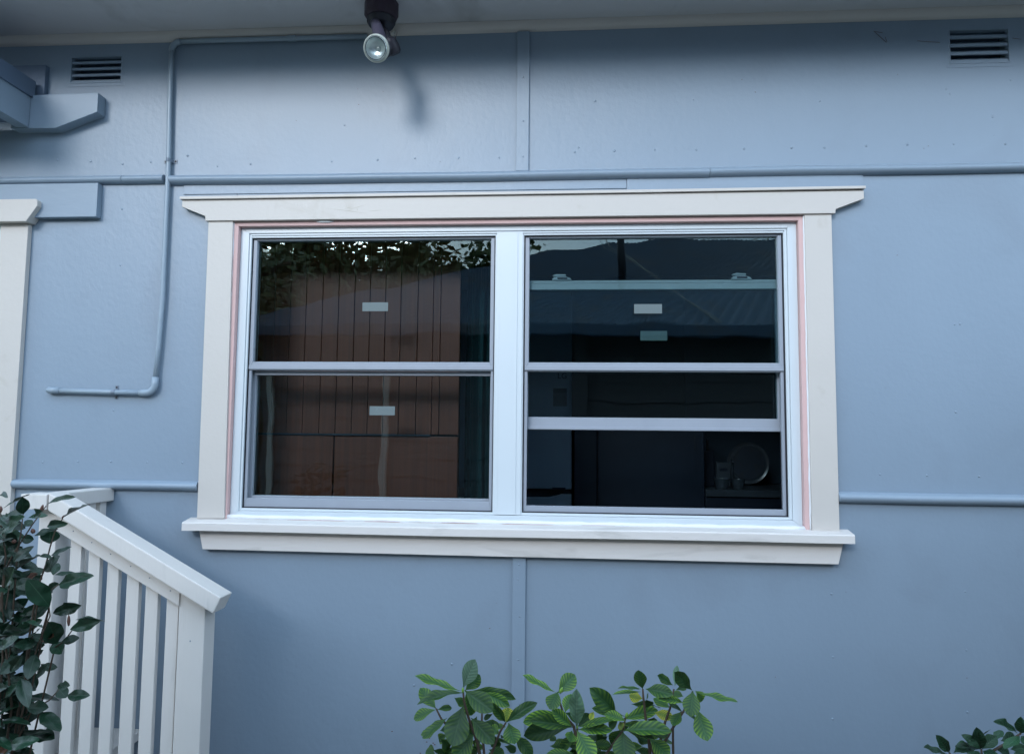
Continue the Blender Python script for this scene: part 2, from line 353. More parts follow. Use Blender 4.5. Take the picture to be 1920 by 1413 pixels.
# nail and screw heads under the paint
nb = bmesh.new()
def nail(px, py, r=.0032, on=0.0):
    p = at(px, py, on); prof = ((r, 0), (r*.8, r*.35), (0, r*.5)); prev = None
    for rr, h in prof:
        ring = [nb.verts.new((p.x+rr*math.cos(a), -on-h-.0001, p.z+rr*math.sin(a))) for a in [math.tau*k/8 for k in range(8)]] if rr else [nb.verts.new((p.x, -on-h, p.z))]
        if prev:
            for k in range(8):
                if len(ring) == 1: nb.faces.new((prev[k], prev[(k+1) % 8], ring[0]))
                else: nb.faces.new((prev[k], prev[(k+1) % 8], ring[(k+1) % 8], ring[k]))
        prev = ring
for px, py in ((80,866),(146,865),(208,865),(276,866),(342,867),(213,769),(622,303),(708,300),(778,297),(860,296),(936,296),(646,235),(1078,285),(1152,283),(1228,281),(1306,281),(1395,279),(1484,277),(1546,277),(1624,274),(1701,271),(1788,270),(1885,270),(1537,190),(1774,167),(1781,176),(1895,150),(1861,219),(1790,608),(1800,607),(1559,1113),(1562,1231),(1561,1347),(1810,1108),(1812,1218),(1814,1334),(847,1244),(776,1284),(1085,277),(1792,772),(1738,891),(1650,889),(1572,892),(1836,893),(226,497),(229,392),(108,300),(170,303),(230,308),(283,304),(352,292),(408,312),(470,308),(1116,190),(1300,188)):
    nail(px, py, random.uniform(.0030, .0046))
for px, py in ((981,145),(981,227),(981,294)): nail(px, py, .003, .0112)
for px, py in ((973,1058),(971,1085),(975,1155),(972,1236),(974,1318),(972,1390)): nail(px, py, .003, .0112)
no = link('nail_heads', bm_mesh(nb, 'nail_heads', True), M['wall'], wallo); no['kind'] = 'stuff'
# small flakes and insect specks stuck to the paint
sb = bmesh.new()
for k in range(46):
    px = random.uniform(40, 1900); py = random.choice((random.uniform(130, 320), random.uniform(360, 900), random.uniform(1060, 1400)))
    if 340 < px < 1620 and 340 < py < 1060: continue
    p = at(px, py); s = random.uniform(.0008, .0028); a = random.uniform(0, math.pi)
    d = Vector((math.cos(a), 0, math.sin(a)))*s; e = Vector((-math.sin(a), 0, math.cos(a)))*s*.4
    vs = [sb.verts.new((q.x, yy, q.z)) for yy in (-.0002, -.001) for q in (p+d, p+e, p-d, p-e)]
    sb.faces.new(vs[4:]); 
    for j in range(4): sb.faces.new((vs[j], vs[(j+1) % 4], vs[4+(j+1) % 4], vs[4+j]))
for px, py in ((805,1383),(800,1390),(812,1392),(842,1393),(788,1413-2),(822,1378),(815,1395),(838,1400),(735,1370)):
    p = at(px, py); addbox(sb, p.x-.002, p.x+.0025, -.001, -.0002, p.z-.0012, p.z+.0015)
so = link('specks', bm_mesh(sb, 'specks'), M['bud'], wallo); so['kind'] = 'stuff'

# side and back of the house so that the rooms are closed in
hs = thing('house_shell', 'plain back and side walls of the blue grey house under its sheet roof', 'house', (0, 2, 0))
box('side_wall', XL-.1, XL, 0, 6, 0, 3.0, M['wall'], hs, 0); box('side_wall', XR, XR+.1, 0, 6, 0, 3.0, M['wall'], hs, 0)
box('back_wall', XL, XR, 5.9, 6, 0, 3.0, M['wall'], hs, 0)
prism('roof', [(-.47, 3.0), (-.47, 3.03), (3, 4.2), (6.4, 3.03), (6.4, 3.0)], XL-.4, XR+.4, M['roofplain'], hs, 0, axis='x')

# vents
def vent(v, label, n=4):
    x0, x1, z0, z1 = v; cx = (x0+x1)/2
    t = thing('wall_vent', label, 'vent', (cx, 0, z0), 'louvred wall vents under the eave')
    ring_frame('vent_frame', x0-.0, x1+.0, z0, z1, .005, .005, .004, .003, -.0015, .05, M['wall'], t, .0005)
    box('vent_back', x0-.01, x1+.01, .051, .055, z0-.01, z1+.01, M['fascia'], t, 0)
    h = (z1-z0-.006)/n
    for k in range(n):
        za = z0+.004+h*k
        prism('louvre', [(.0025, za), (.0025, za+h*.36), (.028, za+h*.98), (.032, za+h*.90), (.008, za)], x0+.0055, x1-.0055, M['wall'], t, 0, axis='x')
    box('vent_flange', x0-.010, x1+.010, -.0012, -.0001, z0-.013, z0-.0005, M['wall'], t, .0004)
    return t
vent(VL, 'small blue louvred wall vent above the hood bracket')
vent(VR, 'blue louvred wall vent with cobwebs beside it near the right end of the wall')

# eave
ev = thing('eave', 'grey painted flat eave lining over the wall with a pale quad trim along its joint', 'eave', (0, 0, 2.93))
box('soffit_sheet', XL, XR, -.45, .0, 2.936, 2.946, M['soffit'], ev, 0)
box('fascia_board', XL, XR, -.475, -.452, 2.93, 3.02, M['soffit'], ev, .002)
qb = bmesh.new(); rings = []
for s in range(61):
    x = XL+(XR-XL)*s/60; wob = .001*math.sin(x*2.3); 
    rings.append([qb.verts.new((x, y, z)) for y, z in [(-.0002, 2.9355), (-.0002, 2.906+wob)]+[(-.024*math.sin(a), 2.9355-.029*math.cos(a)+wob*.5) for a in [math.pi/2*k/6 for k in range(1, 7)]]])
for a, b in zip(rings, rings[1:]):
    for k in range(8): qb.faces.new((a[k], a[(k+1) % 8], b[(k+1) % 8], b[k]))
qb.faces.new(rings[0]); qb.faces.new(rings[-1][::-1])
qm = bm_mesh(qb, 'quad_trim', True); qm.set_sharp_from_angle(angle=R(45)); link('quad_trim', qm, M['quad'], ev)

# ================================================================ THE WINDOW
W = thing('double_window', 'white double hung window pair in a cream timber surround with pink primer strip', 'window', (-.19, 0, 1.2))
prism('head_board', [(-1.336, 2.316), (.964, 2.318), (.964, 2.291), (.872, 2.259), (.872, 2.2435), (-1.25, 2.2425), (-1.25, 2.261), (-1.336, 2.293)], -.028, -.0004, M['cream'], W)
prism('head_cap', [(-1.341, 2.3175), (-1.341, 2.327), (.2, 2.3285), (.967, 2.331), (.967, 2.3225), (.2, 2.3195)], -.037, -.0004, M['cream'], W, .001)
prism('side_board', [(-1.242, 2.2415), (-1.154, 2.2415), (-1.142, 1.226), (-1.236, 1.224)], -.021, -.0004, M['cream'], W)
prism('side_board', [(.776, 2.2425), (.862, 2.2425), (.862, 1.221), (.778, 1.2215)], -.021, -.0004, M['cream'], W)
ring_frame('primer_strip', -1.1555, .7745, 1.2235, 2.2420, .0185, .0165, .001, .0155, -.012, .05, M['pink'], W, .001)
# wobbly line of caulk beside the pink strips
def caulk(name, xa, za, xb, zb, r0, seed):
    random.seed(seed); n = 44; pts = []; rad = []
    for k in range(n+1):
        f = k/n; pts.append((xa+(xb-xa)*f+random.uniform(-.0006, .0006), -.0125, za+(zb-za)*f)); rad.append(r0*(1+.45*random.random()))
    tube(name, pts, rad, M['caulk'], W, 8)
caulk('caulk_line', -1.1545, 1.2245, -1.1555, 2.240, .0032, 3); caulk('caulk_line', .7755, 1.2230, .7755, 2.241, .0026, 4)
pts = [(-1.137+1.897*k/50, -.004+.002*math.sin(k), 1.230-.005*k/50+.0006*math.sin(k*2.3)) for k in range(51)]
tube('caulk_line', pts, [.0085*(1+.14*math.sin(k*1.7)) for k in range(51)], M['caulk'], W, 8)
bm = bmesh.new(); addtube(bm, [(-.86, -.0135, 2.2385), (-.845, -.014, 2.239), (-.82, -.014, 2.2385), (-.80, -.0135, 2.239)], [.0012, .0042, .004, .0012], 8); link('caulk_dab', bm_mesh(bm, 'caulk_dab', True), M['caulk'], W)
# white vinyl frame, stepped
FX0, FX1, FZ0, FZ1 = -1.1365, .7575, 1.2275, 2.2262
fr = ring_frame('frame', FX0, FX1, FZ0, FZ1, .030, .030, .022, .020, .008, .10, M['vinyl'], W, .0012)
ring_frame('frame_step', FX0+.0305, FX1-.0305, FZ0+.0225, FZ1-.0205, .007, .007, .006, .007, .012, .10, M['vinyl'], W, .001)
mu = prism('mullion', [(-.238, 1.251), (-.149, 1.251), (-.149, 2.2045), (-.238, 2.2045)], .0095, .10, M['vinyl'], W, .001)
box('mullion_cover', -.2255, -.166, .0072, .0094, 1.252, 2.2035, M['vinyl'], mu, .0006)
UN = [(-1.098, -.2455), (-.1425, .7140)]
ZB, ZT, ZM = 1.2605, 2.1900, 1.7400
stk = {0: [(-.706, -.616, 1.936, 1.967, 'u'), (-.679, -.590, 1.578, 1.609, 'l')], 1: [(.227, .320, 1.926, 1.958, 'u')]}
for ui, (x0, x1) in enumerate(UN):
    ring_frame('glazing_bead', x0-.0085, x1+.0085, ZB-.0075, ZT+.0075, .0058, .0058, .0055, .0055, .014, .09, M['vinyl'], W, .0008)
    ring_frame('gasket_shadow_ring', x0-.0025, x1+.0025, ZB-.0018, ZT+.0018, .0028, .0028, .003, .003, .020, .09, M['gasket'], W, 0)  # black gasket ring; its colour also carries the shadowed gap round the sash
    # upper sash, outermost
    us = ring_frame('sash', x0+.001, x1-.001, ZM-.010, ZT-.001, .0135, .0125, .028, .004, .024, .05, M['sash'], W, .0012)
    us['label'] = 'grey framed upper sash'
    box('pane_gasket', x0+.014, x1-.013, .036, .0362, ZM+.018, ZM+.0195, M['gasket'], us, 0)
    ring_frame('sash_lip', x0+.006, x1-.006, ZM+.013, ZT-.003, .0095, .0085, .006, .0025, .0295, .045, M['sash'], us, .0008)
    box('pane', x0+.0145, x1-.0135, .038, .042, ZM+.018, ZT-.005, M['glass'], us, 0)
    box('rail_lip', x0+.002, x1-.002, .0205, .0235, ZM-.008, ZM+.006, M['sash'], us, .001)
    for a, b, c, d, wh in stk[ui]:
        if wh == 'u': box('sticker', a, b, .0372, .0378, c, d, M['sticker'], us, .0002)
# left lower sash (closed)
x0, x1 = UN[0]
ls = ring_frame('sash', x0+.001, x1-.001, ZB+.001, ZM-.012, .0165, .0125, .037, .0130, .052, .08, M['sash'], W, .0012)
ls['label'] = 'grey framed lower sash, closed'
box('head_rail', x0+.010, x1-.010, .048, .0515, ZM-.0255, ZM-.013, M['sash'], ls, .001)
box('pane', x0+.017, x1-.013, .066, .070, ZB+.038, ZM-.024, M['glass'], ls, 0)
for a, b, c, d, wh in stk[0]:
    if wh == 'l': box('sticker', a, b, .0652, .0658, c, d, M['sticker'], ls, .0002)
ring_frame('screen_frame', x0+.001, x1-.001, ZB+.001, ZM-.010, .0095, .0085, .030, .002, .026, .038, M['sash'], W, .001)
# right unit: screen frame below, lower sash slid up behind the upper one
x0, x1 = UN[1]
sf = ring_frame('screen_frame', x0+.001, x1-.001, ZB+.001, ZM-.010, .0105, .0105, .020, .002, .026, .040, M['sash'], W, .001)
#box('mesh_screen', x0+.011, x1-.011, .033, .0334, ZB+.02, ZM-.012, M['mesh'], sf, 0)
rs = ring_frame('raised_sash', x0+.002, x1-.002, 1.533, 2.043, .010, .010, .043, .030, .062, .088, M['sash'], W, .0012)
rs['label'] = 'inner sash slid up behind the upper pane'
box('rail_step', x0+.003, x1-.003, .0565, .0615, 1.5345, 1.5445, M['sash'], rs, .001)
box('top_rail', x0+.004, x1-.004, .052, .061, 2.012, 2.033, M['innervinyl'], rs, .001)
box('top_rail_lip', x0+.004, x1-.004, .056, .072, 2.0345, 2.044, M['innervinyl'], rs, .001)
box('pane', x0+.011, x1-.011, .073, .077, 1.575, 2.014, M['glass'], rs, 0)
box('sticker', .251, .341, .0722, .0728, 1.839, 1.872, M['sticker2'], rs, .0002)
for cx in (-.016, .588):
    c = Vector((cx, .058, 2.044))
    lk = prism('sash_lock', [(cx-.034, 2.0445), (cx-.034, 2.048), (cx-.028, 2.054), (cx-.012, 2.058), (cx+.010, 2.0575), (cx+.026, 2.052), (cx+.034, 2.0445)], .050, .066, M['innervinyl'], rs, .0012)
    prism('sash_lock', [(cx-.014, 2.0585), (cx-.030, 2.0575), (cx-.033, 2.0605), (cx-.020, 2.0645), (cx+.012, 2.0635), (cx+.014, 2.0590)], .046, .060, M['innervinyl'], rs, .0008)
    box('sash_lock', cx-.016, cx+.018, .0485, .0497, 2.047, 2.0535, M['gasket'], rs, .0004)
# sill and apron
bm = bmesh.new()
pr = [(-.060, 1.188), (-.060, 1.2115), (-.056, 1.2155), (-.0185, 1.2225), (.008, 1.2265), (.008, 1.188)]
def sillx(y, side): return (-1.267 if side == 0 else .894)
A = [bm.verts.new((-1.267, y, z)) for y, z in pr]; n = 26; prev = A; bm.faces.new(A[::-1])
for k in range(1, n+1):
    x = -1.267+2.161*k/n; wob = .0011*math.sin(x*4)
    B = [bm.verts.new((x, y, z+(wob if k < n else 0))) for y, z in pr]
    for j in range(len(pr)): bm.faces.new((prev[j], prev[(j+1) % 6], B[(j+1) % 6], B[j]))
    prev = B
bm.faces.new(prev)
link('sill_board', bm_mesh(bm, 'sill_board'), M['sillcream'], W)
prism('apron_board', [(-1.224, 1.1875), (-1.209, 1.124), (-.2, 1.1215), (.854, 1.1195), (.871, 1.1875)], -.027, -.0004, M['sillcream'], W, .0015)

# paint scuff on the head board: thin dried smear
sb = bmesh.new()
for (a, b, c, e) in ((610, 390, 700, 402), (652, 394, 690, 383), (645, 392, 662, 388), (668, 390, 672, 396), (690, 396, 720, 394)):
    p, q = at(a, b, .0278), at(c, e, .0278); addtube(sb, [p, p.lerp(q, .5)+Vector((0, 0, .0006)), q], [.0002, .0007, .0001], 6)
sc = link('scuff_mark', bm_mesh(sb, 'scuff_mark'), mat('dried_smear', (.40, .36, .29), .8), W)

# ================================================================ ROOMS BEHIND THE GLASS
tm = thing('timber_partition', 'brown vertical timber boards close behind the left window pane', 'partition', (-.7, .24, .5))
TX = [at(x, 600, -.24).x for x in (400, 452, 486, 514, 543, 573, 604, 634, 664, 693, 722, 751, 783, 812, 826, 863)]
zc = at(700, 815, -.24).z
for i, (a, b) in enumerate(zip(TX, TX[1:])):
    d = random.uniform(0, .002)
    box('board', a+.0012, b-.0012, .24+d, .26, zc+.004, 2.62, M['timber'], tm, .0012)
box('backing', TX[0], TX[-1]-.001, .263, .28, .5, 2.62, M['gasket'], tm, 0)
box('lower_door', TX[0], TX[7], .225, .261, .55, zc-.004, M['timber'], tm, .003)
box('lower_door', TX[7]+.004, TX[-1], .228, .261, .55, zc-.004, M['timber'], tm, .003)
box('ledge', TX[0], TX[-3], .218, .239, zc-.003, zc+.003, M['navy'], tm, .001)
# curtain
cb = bmesh.new(); ca, cc = TX[-1]+.01, at(935, 600, -.36).x+.1; prev = None
for k in range(81):
    f = k/80; x = ca+(cc-ca)*f; y = .36+.018*math.sin(f*40)+.006*math.sin(f*97)
    col = [cb.verts.new((x+.004*math.sin(z*3), y, z)) for z in (.6, 1.0, 1.4, 1.8, 2.2, 2.55)]
    if prev:
        for j in range(5): cb.faces.new((prev[j], prev[j+1], col[j+1], col[j]))
    prev = col
cu = link('curtain', bm_mesh(cb, 'curtain', True), M['curtain'])
tag(cu, 'dark teal curtain hanging beside the brown timber boards behind the left pane', 'curtain')
# fridge
FY = 1.25
fa, fb = at(880, 800, -FY), at(1072, 800, -FY)
fz = at(1030, 921, -FY).z
fg = thing('fridge', 'pale refrigerator with split door seen through the left side of the right window', 'fridge', ((fa.x+fb.x)/2, FY+.3, .5))
box('upper_door', fa.x-.3, fb.x, FY, FY+.05, fz+.012, 2.25, M['fridge'], fg, .006)
prism('lower_door', [(fa.x-.3, .55), (fb.x, .55), (fb.x, fz-.012), (fb.x-.05, fz-.014), (fb.x-.11, fz-.035), (fa.x-.3, fz-.037)], FY, FY+.05, M['fridge'], fg, .004)
box('cabinet', fa.x-.3, fb.x-.004, FY+.055, FY+.65, .52, 2.26, M['navy'], fg, .004)
p = at(1049, 916, -FY); box('badge', p.x-.036, p.x+.030, FY-.003, FY-.0005, p.z-.007, p.z+.007, M['navy'], fg, .0008)
p = at(1050, 733, -FY); box('energy_label', p.x-.034, p.x+.034, FY-.002, FY-.0005, p.z-.075, p.z+.012, M['bench'], fg, .0005)
box('energy_label', p.x-.034, p.x+.034, FY-.0032, FY-.0022, p.z-.009, p.z+.014, M['navy'], fg, .0005)
def text(s, size, loc, m, parent):
    cu_ = bpy.data.curves.new('lettering', 'FONT'); cu_.body = s; cu_.size = size; cu_.extrude = .0006; cu_.align_x = 'CENTER'; cu_.align_y = 'CENTER'
    o = bpy.data.objects.new('tmp', cu_); COL.objects.link(o); dg = bpy.context.evaluated_depsgraph_get()
    me = bpy.data.meshes.new_from_object(o.evaluated_get(dg)); bpy.data.objects.remove(o)
    me.transform(Matrix.Translation(loc) @ Matrix.Rotation(math.pi/2, 4, 'X')); me.materials.clear()
    return link('lettering', me, m, parent)
p = at(1054, 705, -FY); text('LG', .040, (p.x, FY-.001, p.z), M['navy'], fg)
# kitchen: dark cupboards and the bench at right
KY = 1.35
ka = at(1076, 900, -KY).x; kb = at(1321, 900, -KY).x; kc = at(1500, 900, -KY).x+.25
kz = at(1400, 918, -KY).z
tc = thing('tall_cupboard', 'dark navy tall cupboards to the right of the refrigerator', 'cupboard', ((ka+kb)/2, KY+.3, .5))
nx = at(1120, 900, -KY).x
box('cupboard_door', ka, nx-.003, KY, KY+.02, .52, 1.60, M['navy'], tc, .003); box('cupboard_door', nx+.003, kb, KY, KY+.02, .52, 1.60, M['navy'], tc, .003)
box('carcass', ka, kb, KY+.022, KY+.6, .52, 1.60, M['gasket'], tc, .002)
q = at(1302, 820, -KY); box('handle', q.x-.002, q.x+.002, KY-.015, KY-.001, q.z-.06, q.z+.015, M['china'], tc, .001)
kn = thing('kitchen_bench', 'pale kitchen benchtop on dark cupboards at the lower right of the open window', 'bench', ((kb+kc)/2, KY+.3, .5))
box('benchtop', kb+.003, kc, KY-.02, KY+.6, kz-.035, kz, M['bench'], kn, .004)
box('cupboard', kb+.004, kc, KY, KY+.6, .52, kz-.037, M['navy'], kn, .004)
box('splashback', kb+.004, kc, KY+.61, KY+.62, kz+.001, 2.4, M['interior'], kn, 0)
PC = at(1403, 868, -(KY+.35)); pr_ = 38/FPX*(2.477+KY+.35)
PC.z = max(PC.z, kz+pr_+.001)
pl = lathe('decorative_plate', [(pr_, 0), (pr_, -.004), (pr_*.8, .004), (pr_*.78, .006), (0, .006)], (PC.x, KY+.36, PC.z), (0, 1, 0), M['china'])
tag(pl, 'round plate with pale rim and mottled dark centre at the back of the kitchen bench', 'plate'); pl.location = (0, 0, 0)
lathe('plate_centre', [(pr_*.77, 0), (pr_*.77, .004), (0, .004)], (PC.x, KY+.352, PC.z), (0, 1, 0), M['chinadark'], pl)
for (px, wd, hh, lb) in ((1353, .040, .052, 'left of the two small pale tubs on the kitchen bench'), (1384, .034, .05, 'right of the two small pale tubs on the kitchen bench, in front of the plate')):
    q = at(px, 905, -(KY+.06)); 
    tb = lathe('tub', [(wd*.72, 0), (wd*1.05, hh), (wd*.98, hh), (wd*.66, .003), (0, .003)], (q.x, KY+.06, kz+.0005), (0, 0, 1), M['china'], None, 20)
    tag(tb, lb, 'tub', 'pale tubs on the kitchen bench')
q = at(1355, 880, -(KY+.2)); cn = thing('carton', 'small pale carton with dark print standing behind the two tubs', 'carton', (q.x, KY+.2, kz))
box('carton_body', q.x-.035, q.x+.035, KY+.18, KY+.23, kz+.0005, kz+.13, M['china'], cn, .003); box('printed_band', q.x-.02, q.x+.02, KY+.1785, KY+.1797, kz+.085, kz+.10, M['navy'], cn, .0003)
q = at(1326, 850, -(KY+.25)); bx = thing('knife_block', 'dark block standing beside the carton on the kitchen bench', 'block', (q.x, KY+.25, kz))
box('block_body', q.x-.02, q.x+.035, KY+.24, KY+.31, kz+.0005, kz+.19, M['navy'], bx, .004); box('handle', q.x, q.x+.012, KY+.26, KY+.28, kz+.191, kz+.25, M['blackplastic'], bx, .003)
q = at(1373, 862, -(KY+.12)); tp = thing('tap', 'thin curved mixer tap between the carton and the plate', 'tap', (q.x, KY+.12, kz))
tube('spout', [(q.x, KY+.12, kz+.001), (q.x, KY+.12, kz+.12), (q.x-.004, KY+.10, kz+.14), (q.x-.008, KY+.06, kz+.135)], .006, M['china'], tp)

# ================================================================ LEFT SIDE FITTINGS
lw = thing('side_window', 'cream framed opening at the far left with a bevelled head board', 'window', (-2.3, 0, .6))
prism('head_board', [(-2.75, 2.322), (-1.858, 2.322), (-1.851, 2.315), (-1.851, 2.297), (-1.889, 2.242), (-2.75, 2.242)], -.048, -.0005, M['cream'], lw, .002)
box('side_board', -2.002, -1.900, -.021, -.0005, .62, 2.2405, M['cream'], lw)
box('side_bead', -2.016, -2.0035, -.012, .03, .62, 2.2405, M['vinyl'], lw)
box('pane', -2.6, -2.018, .012, .016, .62, 2.24, M['dimglass'], lw, 0)
box('backing', -2.6, -2.0, .06, .07, .6, 2.26, M['navy'], lw, 0)
bk = box('fixing_board', -2.75, -1.647, -.027, -.0004, 2.262, 2.384, M['trimblue'], None, .002)
tag(bk, 'plain blue board fixed to the wall above the cream head board at far left', 'board')

# door hood: bracket, side beam, capping
hd = thing('door_hood', 'blue painted door hood with chamfered timber bracket at the upper left', 'awning', (-1.95, 0, 2.5))
def A2(px, py, o=.0): p = at(px, py, o); return (p.x, p.z)
bo = .045
prism('bracket', [A2(20, 180, bo), A2(184, 174, bo), A2(182, 210, bo), A2(104, 240, bo), A2(20, 241, bo)], -bo, -.0005, M['trimblue'], hd, .002)
xb = at(57, 200, bo).x
zt = at(62, 190, bo).z; zb = at(52, 240, bo).z
zt0 = at(64, 178, bo).z
box('side_beam', xb-.045, xb, -.36, -bo-.0015, zb+.001, zt0-.006, M['trimblue'], hd, .002)
cz = at(60, 156, .05).z
box('capping', xb-.047, xb+.008, -.37, -bo+.01, zt0-.010, cz+.012, M['fascia'], hd, .0015)
box('wall_plate', -2.7, at(84, 150, .022).x, -.022, -.0004, zt0+.002, at(70, 122, .022).z, M['fascia'], hd, .002)
box('hood_lining', -3.2, xb-.05, -.36, -.05, zb+.02, zb+.03, M['fascia'], hd, 0)
box('hood_roof', -3.2, xb-.048, -.37, -.024, cz-.01, cz+.01, M['fascia'], hd, .002)

# ================================================================ CONDUIT
cn = thing('electrical_conduit', 'painted electrical conduit running under the eave and down the wall left of the window', 'conduit', (-1.4, 0, 1.65))
o_ = .016
P = [at(690, 66, o_), at(560, 69, o_), at(450, 72, o_), at(336, 75, o_)]
zt = 2.899
def V3(x, z): return Vector((x, -o_, z))
top = [V3(-.70, zt-.001), V3(-.95, zt), V3(-1.25, zt+.001), V3(-1.375, zt)]
el = [V3(-1.375-.033*math.sin(a), zt-.033+.033*math.cos(a)) for a in [math.pi/2*k/6 for k in range(7)]]
down = [V3(-1.408, 2.87), V3(-1.408, 2.80), V3(-1.404, 2.62), V3(-1.399, 2.465), V3(-1.398, 2.27), V3(-1.396, 1.97), V3(-1.402, 1.8), V3(-1.408, 1.69)]
tube('pipe', top, .0085, M['conduit'], cn); tube('elbow', el, .0105, M['conduit'], cn); tube('pipe', down, .0085, M['conduit'], cn)
el2 = [V3(-1.408-.030+.030*math.cos(a), 1.676-.030*math.sin(a)) for a in [math.pi/2*k/6 for k in range(7)]]
tube('elbow', [V3(-1.408, 1.70)]+el2+[V3(-1.462, 1.646)], .0115, M['conduit'], cn)
tube('pipe', [V3(-1.455, 1.646), V3(-1.60, 1.648), V3(-1.765, 1.652)], .0085, M['conduit'], cn)
tube('elbow', [V3(-1.75, 1.652), V3(-1.778, 1.6525), V3(-1.788, 1.653), Vector((-1.791, -.008, 1.653)), Vector((-1.791, .0, 1.653))], [.0105, .0108, .011, .0105, .010], M['conduit'], cn)
lathe('coupling', [(.0105, 0), (.0105, .03)], V3(-.985, zt), (1, 0, 0), M['conduit'], cn, 16)
def saddle(c, vert):
    ax = Vector((0, 0, 1)) if vert else Vector((1, 0, 0)); sd_ = Vector((1, 0, 0)) if vert else Vector((0, 0, 1)); c = Vector(c)
    bm = bmesh.new(); w_ = .006; arc = [(-.024, -.0005), (-.0115, -.0005)]+[(-.0105*math.cos(a), -.004-.0215*math.sin(a)) for a in [math.pi*k/8 for k in range(9)]]+[(.0115, -.0005), (.024, -.0005)]
    prev = None
    for s, y in arc:
        ring = [bm.verts.new(Vector((0, y+dy, 0))+c+sd_*s+ax*k) for dy, k in ((0, -w_), (0, w_), (-.0018, w_), (-.0018, -w_))]
        if prev:
            for j in range(4): bm.faces.new((prev[j], prev[(j+1) % 4], ring[(j+1) % 4], ring[j]))
        else: bm.faces.new(ring)
        prev = ring
    bm.faces.new(prev[::-1])
    s_ = link('saddle_clip', bm_mesh(bm, 'saddle_clip'), M['metal'], cn)
    for s in (-.018, .018): 
        q = c+sd_*s; lathe('screw', [(.0038, 0), (.003, .0015), (0, .002)], (q.x, -.0022, q.z), (0, -1, 0), M['gasket'], s_, 10)
saddle((-1.399, 0, 2.465), True); saddle((-1.553, 0, 1.6472), False)

# ================================================================ FLOODLIGHT
bc = at(716, 20, .145); bx0 = Vector((bc.x, -.150, 2.9355))
fl = thing('spotlight', 'dark spotlight with brown mounting block and pale reflector bulb under the eave', 'light', bx0)
lathe('mounting_block', [(.056, 0), (.056, .045), (.050, .055), (.044, .057)], bx0, (0, 0, -1), M['brownplastic'], fl, 10)
lathe('base_cup', [(.047, 0), (.047, .010), (.040, .022), (.020, .030), (0, .032)], bx0+Vector((0, 0, -.0572)), (0, 0, -1), M['blackplastic'], fl, 28)
bf = at(706, 91, .275); axd = Vector((-.10, -.80, -.40)).normalized()
nk = bf-axd*.10
tube('arm', [bx0+Vector((0.002, -.012, -.085)), at(726, 66, .19), nk-axd*.005], [.011, .012, .014], M['blackplastic'], fl)
hol = bf-axd*.048
tube('lampholder', [bx0+Vector((-.014, -.02, -.078)), at(708, 55, .225), bf-axd*.062, bf-axd*.046], [.017, .0185, .022, .026], M['greyholder'], fl, 20)
lathe('holder_rim', [(.030, 0), (.034, .008), (.030, .014)], bf-axd*.052, axd, M['blackplastic'], fl, 28)
M['bulb'] = mat('reflector_bulb', (.55, .62, .62), .3, .6, .0012, 200, .12, 60, metallic=.8)
M['bulbrim'] = mat('bulb_rim', (.36, .39, .35), .3, .5, 0, 1, .05, 40)
lathe('bulb', [(.020, -.045), (.033, -.022), (.0405, -.006), (.0425, 0), (.0415, .004), (.037, .007)], bf, axd, M['bulbrim'], fl, 36, caps=(0,))
lathe('bulb_lens', [(.0368, .0055), (.0345, .0090), (.0325, .006), (.030, -.001), (.025, -.010), (.017, -.016), (.008, -.0185), (.004, -.012), (0, -.011)], bf, axd, M['bulb'], fl, 36, caps=())
bk2 = at(734, 88, .20)
lathe('rear_holder', [(.010, -.03), (.022, -.02), (.026, .0), (.025, .018), (.020, .024)], bk2, Vector((.2, .5, -.55)), M['blackplastic'], fl, 24)
lathe('junction_stub', [(.012, 0), (.012, .02)], at(735, 62, .02), (0, -1, 0), M['quad'], fl, 16)
# cobweb strands by the lamp
wb = bmesh.new()
for a, b in (((740, 66), (744, 79)), ((738, 62), (733, 72)), ((745, 60), (741, 74))):
    addtube(wb, [at(*a, .02), at(*b, .004)], .0006, 5)
for a, b in (((1640, 60), (1662, 80)), ((1638, 59), (1655, 62)), ((1720, 77), (1762, 80)), ((1898, 72), (1915, 74)), ((1660, 70), (1663, 79))):
    addtube(wb, [at(*a, .003), at(*b, .002)], .0007, 5)
tag(link('cobweb', bm_mesh(wb, 'cobweb'), M['bud']), 'wisps of dusty cobweb clinging under the eave', 'cobweb', kind='stuff')

# ================================================================ STAIR RAILING
RY = -.30    # front face of posts
rl = thing('stair_railing', 'cream painted timber stair railing with sloping handrail and square balusters', 'railing', (-1.3, RY, .03))
def AR(px, py, o=.30): p = at(px, py, o); return (p.x, p.z)
# balusters, front faces from pixel columns at y=1350
hr = [AR(112, 935, .335), AR(437, 1133, .335)]
slope = (hr[1][1]-hr[0][1])/(hr[1][0]-hr[0][0])
def hz(x): return hr[0][1]+slope*(x-hr[0][0])      # upper front edge of the handrail
th = .046/math.cos(math.atan(slope))               # vertical thickness of front face
xs_, xe = at(92, 935, .335).x, at(414, 1140, .335).x
dx = .046*math.sin(math.atan(-slope))
prism('handrail', [(xs_, hz(xs_)), (xe, hz(xe)), (xe-dx, hz(xe)-th+.006), (xs_, hz(xs_)-th)], -.338, -.262, M['railcream'], rl, .004)
x1r = at(335, 1150, .305).x
hz2 = lambda x: hz(x)-th-.0006
prism('rail', [(xs_+.004, hz2(xs_+.004)), (x1r, hz2(x1r)), (x1r, hz2(x1r)-.058), (xs_+.004, hz2(xs_+.004)-.058)], -.306, -.287, M['railcream'], rl, .002)
